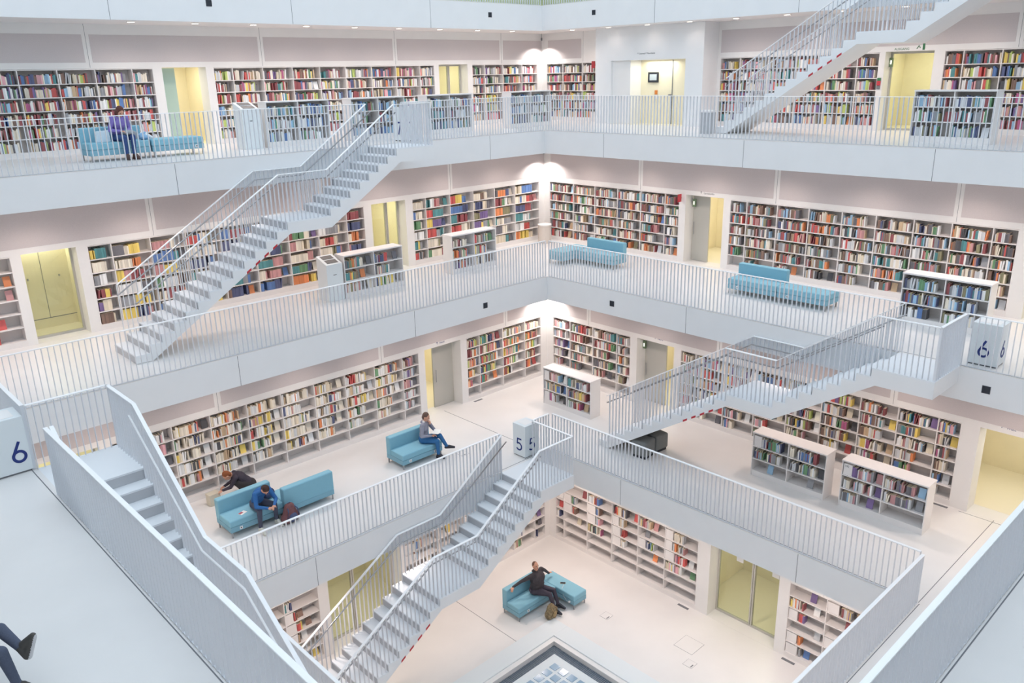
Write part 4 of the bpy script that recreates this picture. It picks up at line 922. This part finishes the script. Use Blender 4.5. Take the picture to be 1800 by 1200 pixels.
g = Fig(); g.ell((0, 0, 0.06), (0.15, 0.1, 0.07), mat('lightblue_scarf', (140, 180, 214), 0.9)); g.cap((-0.1, 0, 0.1), 0.05, (0.03, 0, 0.16), 0.03, mat('lightblue_scarf', (140, 180, 214))); g.cap((0.06, -0.02, 0.1), 0.05, (0.17, -0.05, 0.04), 0.035, mat('scarf_white', (226, 232, 236), 0.9)); o = g.build('scarf', None, 0.01); o.location = (-2.28, 11.62, Z[7]+0.435); tag(o, 'light blue and white scarf heaped on the sofa beside the person in purple', 'scarf')
# person standing beyond the lower doorway
J = dict(chest=(0.03, 0, 0.33), neck=(0.06, 0, 0.53), head=(0.12, 0, 0.67), sh_l=(0.04, 0.18, 0.47), sh_r=(0.04, -0.18, 0.47), el_l=(0.1, 0.25, 0.2), el_r=(0.1, -0.25, 0.2), wr_l=(0.3, 0.14, 0.2), wr_r=(0.3, -0.14, 0.2), hip_l=(0, 0.09, 0), hip_r=(0, -0.09, 0), kn_l=(0.03, 0.1, -0.44), kn_r=(0.0, -0.1, -0.44),
         an_l=(0.0, 0.1, -0.84), an_r=(-0.02, -0.1, -0.84), to_l=(0.17, 0.12, -0.90), to_r=(0.15, -0.12, -0.90), he_l=(-0.04, 0.1, -0.90), he_r=(-0.06, -0.1, -0.90))
person('person in a long dark coat with fair hair standing beyond the lower gallery doorway', (4.30, 10.15, Z[5]+0.95), R(150), J, mat('dark_coat', (48, 50, 44), 0.8), mat('dark_coat2', (44, 46, 42), 0.8), BLACK, hairm=mat('fair_hair', (214, 170, 90), 0.8), hair='long', girth=1.2)
# person with crossed legs at the lower left edge of the view, on a bench
J = sitJ(-0.05); J.update(kn_r=(0.46, -0.1, 0.0), an_r=(0.52, -0.07, -0.39), to_r=(0.72, -0.07, -0.485), he_r=(0.47, -0.07, -0.485), kn_l=(0.36, 0.1, 0.12), an_l=(0.58, 0.02, -0.04), he_l=(0.64, 0.0, -0.12), to_l=(0.72, 0.03, 0.09), sole_l=(0.8, 0, -0.35),
    el_l=(0.0, 0.25, 0.18), el_r=(0.0, -0.25, 0.18), wr_l=(0.2, 0.12, 0.1), wr_r=(0.2, -0.12, 0.1))
person('person in grey-blue trousers and dark shoes, legs crossed, cut off by the picture edge', (-9.31, -0.66, Z[6]+0.53), R(-43), J, mat('slate_sweater', (90, 96, 110), 0.9), mat('slate_trousers', (84, 92, 112), 0.9, noise=0.12, nscale=120), mat('slate_shoe', (78, 76, 74), 0.8), hairm=mat('dark_brown_hair', (66, 46, 42)), sole=mat('rubber_sole', (206, 206, 208), 0.6))
sofa('blue bench under the person whose legs show at the picture edge', -9.52, -0.84, 6, 0.5, 0.5, R(47), back=False, sockets=(), cat='bench')

# ------------------------------------------------------------------ books: rank by size in view, 300 on their own, the rest in one object
dg = bpy.context.evaluated_depsgraph_get(); dg.update()
rank = []
for i, (mw, sz, col, desc, n) in enumerate(BOOKS):
    c = mw @ Vector((sz[0]/2, 0, sz[2]*0.6)); p = pix(c)
    if not p or not (0 < p[0] < 1800 and 0 < p[1] < 1200): rank.append((0, i)); continue
    nrm = (mw.to_3x3() @ Vector((0, -1, 0))); v = (CAM-c); dist = v.length
    a = sz[0]*sz[2]*max(0, nrm.dot(v)/dist)/(p[2]**2)
    rank.append((a, i))
rank.sort(key=lambda q: -q[0])
pick = set(); tried = 0
for a, i in rank:
    if len(pick) >= 300 or a <= 0: break
    mw, sz = BOOKS[i][0], BOOKS[i][1]; c = mw @ Vector((sz[0]/2, -0.003, sz[2]*0.6)); d = c-CAM
    hit, loc, nr, idx, ob, mm = SC.ray_cast(dg, CAM, d.normalized(), distance=d.length-0.02)
    if not hit: pick.add(i)
Vb = [(0,0,0),(1,0,0),(1,1,0),(0,1,0),(0,0,1),(1,0,1),(1,1,1),(0,1,1)]
# unit book: covers and spine, with the page block showing on top, bottom and back
def unitbook():
    s = MB()
    s.box((0, 0, 0), (0.12, 1, 1), BOOK1); s.box((0.88, 0, 0), (1, 1, 1), BOOK1); s.box((0.12, 0, 0), (0.88, 0.05, 1), BOOK1); s.box((0.12, 0.05, 0.01), (0.88, 0.98, 0.975), PAPER)
    o = s.build('book'); m = o.data; bpy.data.objects.remove(o); return m
UB = unitbook()
def haze_jit(c, i):
    r = random.Random(i); f = r.uniform(0.9, 1.08); return tuple(min(250, (x*0.74+60)*f) for x in c)  # random tone per book, plus haze painted in by lifting the dark colours
ordn = lambda n: '%d%s' % (n, {1: 'st', 2: 'nd', 3: 'rd'}.get(n % 10 if n % 100 not in (11, 12, 13) else 0, 'th'))
V = []; F = []; Cc = []
for i, (mw, sz, col, desc, n) in enumerate(BOOKS):
    c = lin(haze_jit(PAL[col], i))
    if i in pick:
        o = bpy.data.objects.new('book', UB); COL.objects.link(o)
        o.matrix_world = mw @ Matrix.Diagonal((sz[0], sz[1], sz[2], 1)); o.color = c
        short, rn, bay = desc
        if n == 0: lab = '%s book shown cover-out on the %s shelf, %s bay, %s' % (col, rn, bay, short)
        else: lab = '%s book %s from left, %s shelf, %s bay, %s' % (col, ordn(n), rn, bay, short)
        tag(o, lab, 'book', 'books in the ' + short)
    else:
        b = len(V); V += [mw @ Vector((v[0]*sz[0], v[1]*sz[1], v[2]*sz[2])) for v in Vb]
        F += [(b, b+3, b+2, b+1), (b+4, b+5, b+6, b+7), (b, b+1, b+5, b+4), (b+1, b+2, b+6, b+5), (b+2, b+3, b+7, b+6), (b+3, b, b+4, b+7)]
        pg = lin((238, 222, 196))
        Cc += [c, pg if n else c, c, c, pg, c]
me = bpy.data.meshes.new('books'); me.from_pydata(V, [], F); me.materials.append(BOOKN)
ca = me.color_attributes.new('Col', 'FLOAT_COLOR', 'CORNER'); buf = []
for c in Cc: buf += list(c)*4
ca.data.foreach_set('color', buf); me.update()
o = link('books', me); tag(o, 'all the smaller book spines standing on the wall shelves and low units', 'books', kind='stuff')
print('BOOKS', len(BOOKS), 'own', len(pick), 'objects', len(bpy.data.objects))
